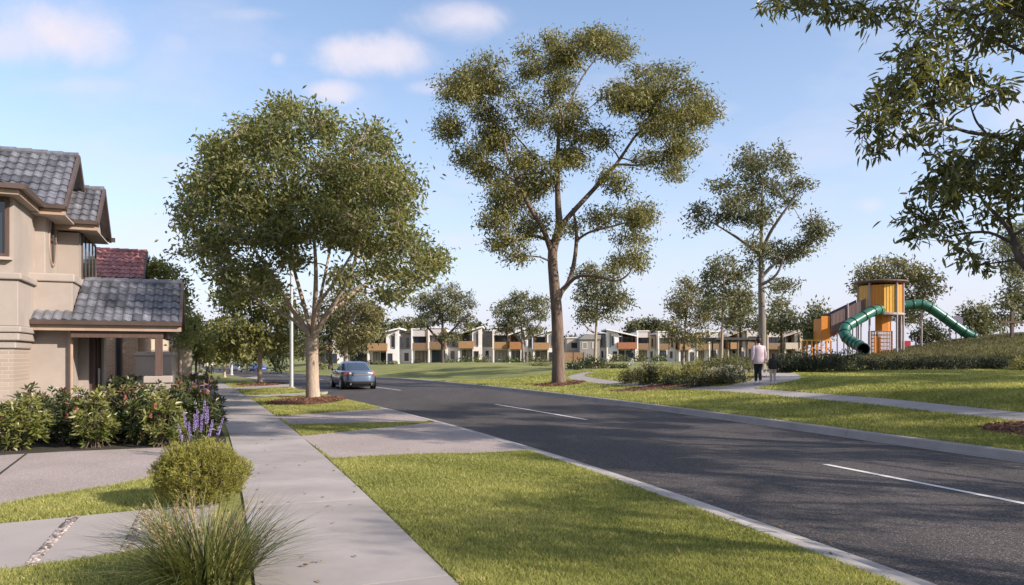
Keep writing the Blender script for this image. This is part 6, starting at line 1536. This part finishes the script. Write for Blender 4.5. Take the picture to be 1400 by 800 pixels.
b = MB(); b.box(A(1117.5,0)[0],A(1129.5,0)[0],YP-.72,YP-.64,A(0,465)[2],A(0,433)[2]); rel(b.build('end_panel', m_orange), RP)
b = MB(); b.box(A(1117.5,0)[0],A(1119.5,0)[0],YP-.62,YP+.7,A(0,465)[2],A(0,436)[2]); rel(b.build('end_panel', m_orange), RP)
for px, t in ((1138,455),(1152,416),(1164,443),(1147,452),(1170,441)):
    x = A(px,0)[0]; b = MB(); b.tube([(x,YP-.85,gz(x,YP)-.2),(x,YP-.85,A(0,t)[2])], .06, 8); rel(b.build('post', m_pgrey, None, True), RP)
# orange rail fence and green mesh screen
FN = thing('play_fence', 'orange framed fence panels below the ramp', 'fence', A(1100,480,-1)[:2]+(gz(A(1100,480)[0],YP-1),))
x0_, x1_ = A(1097,0,-1)[0], A(1136,0,-1)[0]; zf0, zf1 = A(0,486,-1)[2], A(0,466,-1)[2]
for k in range(7):
    x = x0_+(x1_-x0_)*k/6; b = MB(); b.box(x-.05,x+.05,YP-1.05,YP-.95,zf0-.5,zf1); rel(b.build('post', m_orange), FN)
b = MB(); b.box(x0_,x1_,YP-1.03,YP-.97,zf1-.003,zf1+.08); b.box(x0_,x1_,YP-1.03,YP-.97,zf1-.55,zf1-.49); rel(b.build('rail', m_yellow), FN)
MS = thing('mesh_screen', 'dull green mesh screen behind the orange fence', 'screen', A(1108,470,.8)[:2]+(gz(A(1108,470)[0],YP),))
b = MB()
for k in range(13):
    x = A(1099,0,.8)[0]+k*.08; b.box(x-.012,x+.012,YP+.78,YP+.80,A(0,470)[2],A(0,453)[2])
for k in range(11):
    z = A(0,470)[2]+k*.093; b.box(A(1099,0,.8)[0],A(1117,0,.8)[0],YP+.801,YP+.815,z-.012,z+.012)
rel(b.build('mesh', m_dgreen), MS)
b = MB(); 
for x in (A(1098.5,0,.8)[0], A(1117.5,0,.8)[0]): b.box(x-.04,x+.04,YP+.75,YP+.85,A(0,490)[2],A(0,452)[2])
rel(b.build('post', m_dgreen), MS)
q = A(1238,470,3); RB = thing('play_board', 'red play panel under the long slide', 'play panel', (q[0], q[1], gz(q[0],q[1])))
b = MB(); b.box(q[0]-.40,q[0]+.42,q[1],q[1]+.1,A(0,474,3)[2],A(0,466,3)[2]); rel(b.build('panel', mat('red_panel', (.42,.03,.05), .4, .08)), RB)
b = MB(); b.box(q[0]-.36,q[0]-.28,q[1]+.101,q[1]+.18,gz(q[0],q[1])-.3,A(0,467,3)[2]); b.box(q[0]+.28,q[0]+.36,q[1]+.101,q[1]+.18,gz(q[0],q[1])-.3,A(0,467,3)[2]); rel(b.build('post', m_pgrey), RB)
for px, tp in ((1252,462),(1259,460)):
    q = A(px,470,2.5); PO = thing('play_post', 'pale play post with cap near the small dark tree, '+('first of two' if px == 1252 else 'taller of two'), 'post', (q[0], q[1], gz(q[0],q[1])))
    b = MB(); b.tube([(q[0],q[1],gz(q[0],q[1])-.2),(q[0],q[1],A(0,tp,2.5)[2])], .06, 8); rel(b.build('pole', m_pgrey, None, True), PO)
    b = MB(); b.lathe([(.0,.06),(.07,.04),(.085,0),(.0,0)], (q[0],q[1],A(0,tp,2.5)[2]), 12); rel(b.build('cap', m_orange), PO)
q = A(1308,440,1.2); DS = thing('play_disc', 'round purple grey disc on a post behind the long slide', 'play disc', (q[0], q[1], gz(q[0],q[1])))
b = MB(); b.lathe([(.0,-.05),(8.2*KP,-.05),(8.6*KP,-.02),(8.6*KP,.02),(8.2*KP,.05),(.0,.05)], q, 30, 'y'); o = b.build('disc', mat('purple_disc', (.17,.14,.20), .5, .1)); rel(o, DS)
b = MB(); b.tube([(q[0],q[1]+.06,gz(q[0],q[1])-.2),(q[0],q[1]+.06,q[2])], .05, 8); rel(b.build('post', m_pgrey, None, True), DS)
q = at(1383.5, 452, 52); TP = thing('rail_post', 'dark timber post with a long cross rail on the hill', 'fence', (q[0], q[1], gz(q[0],q[1])))
b = MB(); b.box(q[0]-.09,q[0]+.09,q[1]-.09,q[1]+.09,gz(q[0],q[1])-.3,at(0,426,52)[2]); rel(b.build('post', m_timber), TP)
b = MB(); b.box(at(1367,0,52)[0],at(1430,0,52)[0],q[1]-.16,q[1]-.092,at(0,442,52)[2],at(0,439.3,52)[2]); rel(b.build('rail', m_timber), TP)
x2_ = at(1428,0,52)[0]; b = MB(); b.box(x2_-.09,x2_+.09,q[1]-.09,q[1]+.09,gz(x2_,q[1])-.3,at(0,428,52)[2]); rel(b.build('post', m_timber), TP)
# open shelter
YS = 74.0; q = at(1004, 490, YS); SH = thing('shelter', 'flat roofed dark steel park shelter on thin posts', 'shelter', (q[0], q[1], gz(q[0],q[1])))
zr_ = at(0, 463.5, YS)[2]; xa, xb_ = at(968,0,YS)[0], at(1038,0,YS)[0]
b = MB(); b.box(xa, xb_, YS-1.6, YS+1.6, zr_-.12, zr_+.10); rel(b.build('roof', m_darkroof), SH)
b = MB()
for k in range(9): x = xa+.3+(xb_-xa-.6)*k/8; b.box(x-.04,x+.04,YS-1.55,YS+1.55,zr_-.26,zr_-.122)
rel(b.build('rafter', m_darkroof), SH)
for x in (xa+.8, (xa+xb_)/2, xb_-.8):
    for dy in (-1.3,1.3):
        b = MB(); b.box(x-.06,x+.06,YS+dy-.06,YS+dy+.06,gz(x,YS+dy)-.2,zr_-.262); rel(b.build('post', m_darkroof), SH)
b = MB(); b.box(q[0]-1,q[0]+1,YS-.4,YS+.4,gz(q[0],YS)+.70,gz(q[0],YS)+.76); b.box(q[0]-.8,q[0]-.7,YS-.3,YS+.3,gz(q[0],YS)-.1,gz(q[0],YS)+.698); b.box(q[0]+.7,q[0]+.8,YS-.3,YS+.3,gz(q[0],YS)-.1,gz(q[0],YS)+.698)
TB = thing('picnic_table', 'timber picnic table under the flat park shelter', 'table', SH.location); rel(b.build('table_top', m_timber), TB)
# ------------------------------------------------------------------ camera, sun, sky
cam = bpy.data.cameras.new('camera'); co = bpy.data.objects.new('camera', cam); COL.objects.link(co)
co.location = (0, 0, EYE); co.rotation_euler = (PI/2, 0, 0)
cam.sensor_width = 36; cam.lens = 36*1000/1400; cam.shift_y = 86/1400; cam.clip_end = 8000; cam.clip_start = .1
scene.camera = co
ELEV = math.radians(27.5); SH_ = (.915, -.403)
S = Vector((SH_[0]*math.cos(ELEV), SH_[1]*math.cos(ELEV), math.sin(ELEV)))
sl = bpy.data.lights.new('sun', 'SUN'); sl.energy = 5.0; sl.angle = math.radians(.55); sl.color = (1, .895, .785)
so = bpy.data.objects.new('sun', sl); COL.objects.link(so); so.rotation_euler = S.to_track_quat('Z', 'Y').to_euler(); so.location = (30,-10,40)
w = bpy.data.worlds.new('World'); scene.world = w; w.use_nodes = True; nt = w.node_tree; nt.nodes.clear()
def wn(t, **k):
    n = nt.nodes.new(t)
    for a, v in k.items(): setattr(n, a, v)
    return n
wl = nt.links.new
out = wn('ShaderNodeOutputWorld'); bg = wn('ShaderNodeBackground'); wl(bg.outputs[0], out.inputs[0])
sky = wn('ShaderNodeTexSky', sky_type='NISHITA'); sky.sun_disc = False; sky.sun_elevation = ELEV; sky.sun_rotation = math.atan2(SH_[0], SH_[1])
sky.air_density = 1.0; sky.dust_density = .6; sky.ozone_density = 1.6
bg.inputs[1].default_value = SKY_STRENGTH = .15
tc = wn('ShaderNodeTexCoord'); sep = wn('ShaderNodeSeparateXYZ'); wl(tc.outputs['Generated'], sep.inputs[0])
def ma(op, a, b=None, c=None):
    n = wn('ShaderNodeMath', operation=op)
    for i, v in enumerate((a, b, c)):
        if v is None: continue
        if isinstance(v, (int, float)): n.inputs[i].default_value = v
        else: wl(v, n.inputs[i])
    return n.outputs[0]
X_, Y_, Z_ = sep.outputs[0], sep.outputs[1], sep.outputs[2]
# cloud sheet: direction projected on a flat layer
den = ma('ADD', ma('MAXIMUM', Z_, 0.0), .16)
cmb = wn('ShaderNodeCombineXYZ'); wl(ma('DIVIDE', X_, den), cmb.inputs[0]); wl(ma('DIVIDE', Y_, den), cmb.inputs[1])
nz = wn('ShaderNodeTexNoise'); nz.inputs['Scale'].default_value = 1.5; nz.inputs['Detail'].default_value = 9; nz.inputs['Roughness'].default_value = .58; nz.inputs['Distortion'].default_value = .3
wl(cmb.outputs[0], nz.inputs['Vector'])
wis = wn('ShaderNodeMapRange'); wis.inputs[1].default_value = .50; wis.inputs[2].default_value = .80; wis.inputs[4].default_value = .5; wl(nz.outputs[0], wis.inputs[0])
# single cumulus puffs at fixed bearings (azimuth tangent, elevation tangent, half widths)
n2 = wn('ShaderNodeTexNoise'); n2.inputs['Scale'].default_value = 7; n2.inputs['Detail'].default_value = 10; n2.inputs['Roughness'].default_value = .66; n2.inputs['Distortion'].default_value = .4; wl(tc.outputs['Generated'], n2.inputs['Vector'])
n3 = wn('ShaderNodeTexNoise'); n3.inputs['Scale'].default_value = 16; n3.inputs['Detail'].default_value = 8; n3.inputs['Roughness'].default_value = .6; wl(tc.outputs['Generated'], n3.inputs['Vector'])
patchy = wn('ShaderNodeMapRange'); patchy.inputs[1].default_value = .32; patchy.inputs[2].default_value = .62; patchy.inputs[3].default_value = .68; patchy.inputs[4].default_value = 1.0; wl(n3.outputs[0], patchy.inputs[0])
yp = ma('MAXIMUM', Y_, .02); az_ = ma('DIVIDE', X_, yp); el_ = ma('DIVIDE', Z_, yp)
tot = wis.outputs[0]
for (px, py, rx, ry, am) in [(82,48,105,50,1),(20,60,70,36,.8),(505,76,84,30,.95),(650,24,80,32,.85),(455,126,46,18,.85),(240,62,34,28,.35),(110,118,90,18,.4),(590,120,34,10,.5),(380,80,14,12,.4),(1385,150,60,40,.6),(1190,280,26,14,.55),(960,150,50,16,.45),(920,205,60,10,.3),(230,225,120,20,.3),(215,330,120,55,.45),(1270,400,200,40,.4),(640,330,60,14,.35),(1330,60,60,30,.4),(330,20,60,14,.4)]:
    dx = ma('DIVIDE', ma('SUBTRACT', az_, (px-700)/1000), rx/1000); dy = ma('DIVIDE', ma('SUBTRACT', el_, (HOR-py)/1000), ry/1000)
    d = ma('SQRT', ma('ADD', ma('MULTIPLY', dx, dx), ma('MULTIPLY', dy, dy)))
    d = ma('ADD', d, ma('MULTIPLY', ma('SUBTRACT', n2.outputs[0], .5), 2.1))
    mr = wn('ShaderNodeMapRange', interpolation_type='SMOOTHSTEP'); mr.inputs[1].default_value = 1.25; mr.inputs[2].default_value = .15; mr.inputs[3].default_value = 0; mr.inputs[4].default_value = am; wl(d, mr.inputs[0])
    tot = ma('MAXIMUM', tot, ma('MULTIPLY', ma('MULTIPLY', mr.outputs[0], patchy.outputs[0]), ma('GREATER_THAN', Y_, .05)))
tint = wn('ShaderNodeMix', data_type='RGBA', blend_type='MULTIPLY'); tint.inputs[0].default_value = 1; wl(sky.outputs[0], tint.inputs[6]); tint.inputs[7].default_value = TINT = (1.0, 1.0, 1.0, 1)
veil = wn('ShaderNodeMix', data_type='RGBA'); vf = ma('MULTIPLY', ma('POWER', ma('SUBTRACT', 1.0, ma('MAXIMUM', Z_, 0.0)), 4.6), .95); up = wn('ShaderNodeMapRange', interpolation_type='SMOOTHSTEP'); up.inputs[1].default_value = .46; up.inputs[2].default_value = .75; up.inputs[4].default_value = .32; wl(Z_, up.inputs[0])
bk = wn('ShaderNodeMapRange', interpolation_type='SMOOTHSTEP'); bk.inputs[1].default_value = .15; bk.inputs[2].default_value = -.4; bk.inputs[4].default_value = .30; wl(Y_, bk.inputs[0])
high = ma('MULTIPLY', ma('MAXIMUM', up.outputs[0], bk.outputs[0]), ma('ADD', .45, ma('MULTIPLY', nz.outputs[0], 1.0)))  # unseen cloud overhead and behind, added to make the ambient light more neutral
wl(ma('ADD', vf, .02), veil.inputs[0]); wl(tint.outputs[2], veil.inputs[6]); veil.inputs[7].default_value = tuple(x/.15 for x in (.45,.442,.56)) + (1,)
cm = wn('ShaderNodeMix', data_type='RGBA'); wl(ma('MAXIMUM', tot, high), cm.inputs[0]); wl(veil.outputs[2], cm.inputs[6]); cm.inputs[7].default_value = tuple(x/.15 for x in (.545,.52,.59)) + (1,)
wl(cm.outputs[2], bg.inputs[0])
vs = scene.view_settings; vs.view_transform = 'Standard'; vs.look = 'None'; vs.exposure = .7; vs.gamma = 1; vs.use_curve_mapping = False
scene.cycles.max_bounces = 6; scene.cycles.transparent_max_bounces = 4
try: scene.cycles.use_denoising = True
except Exception: pass
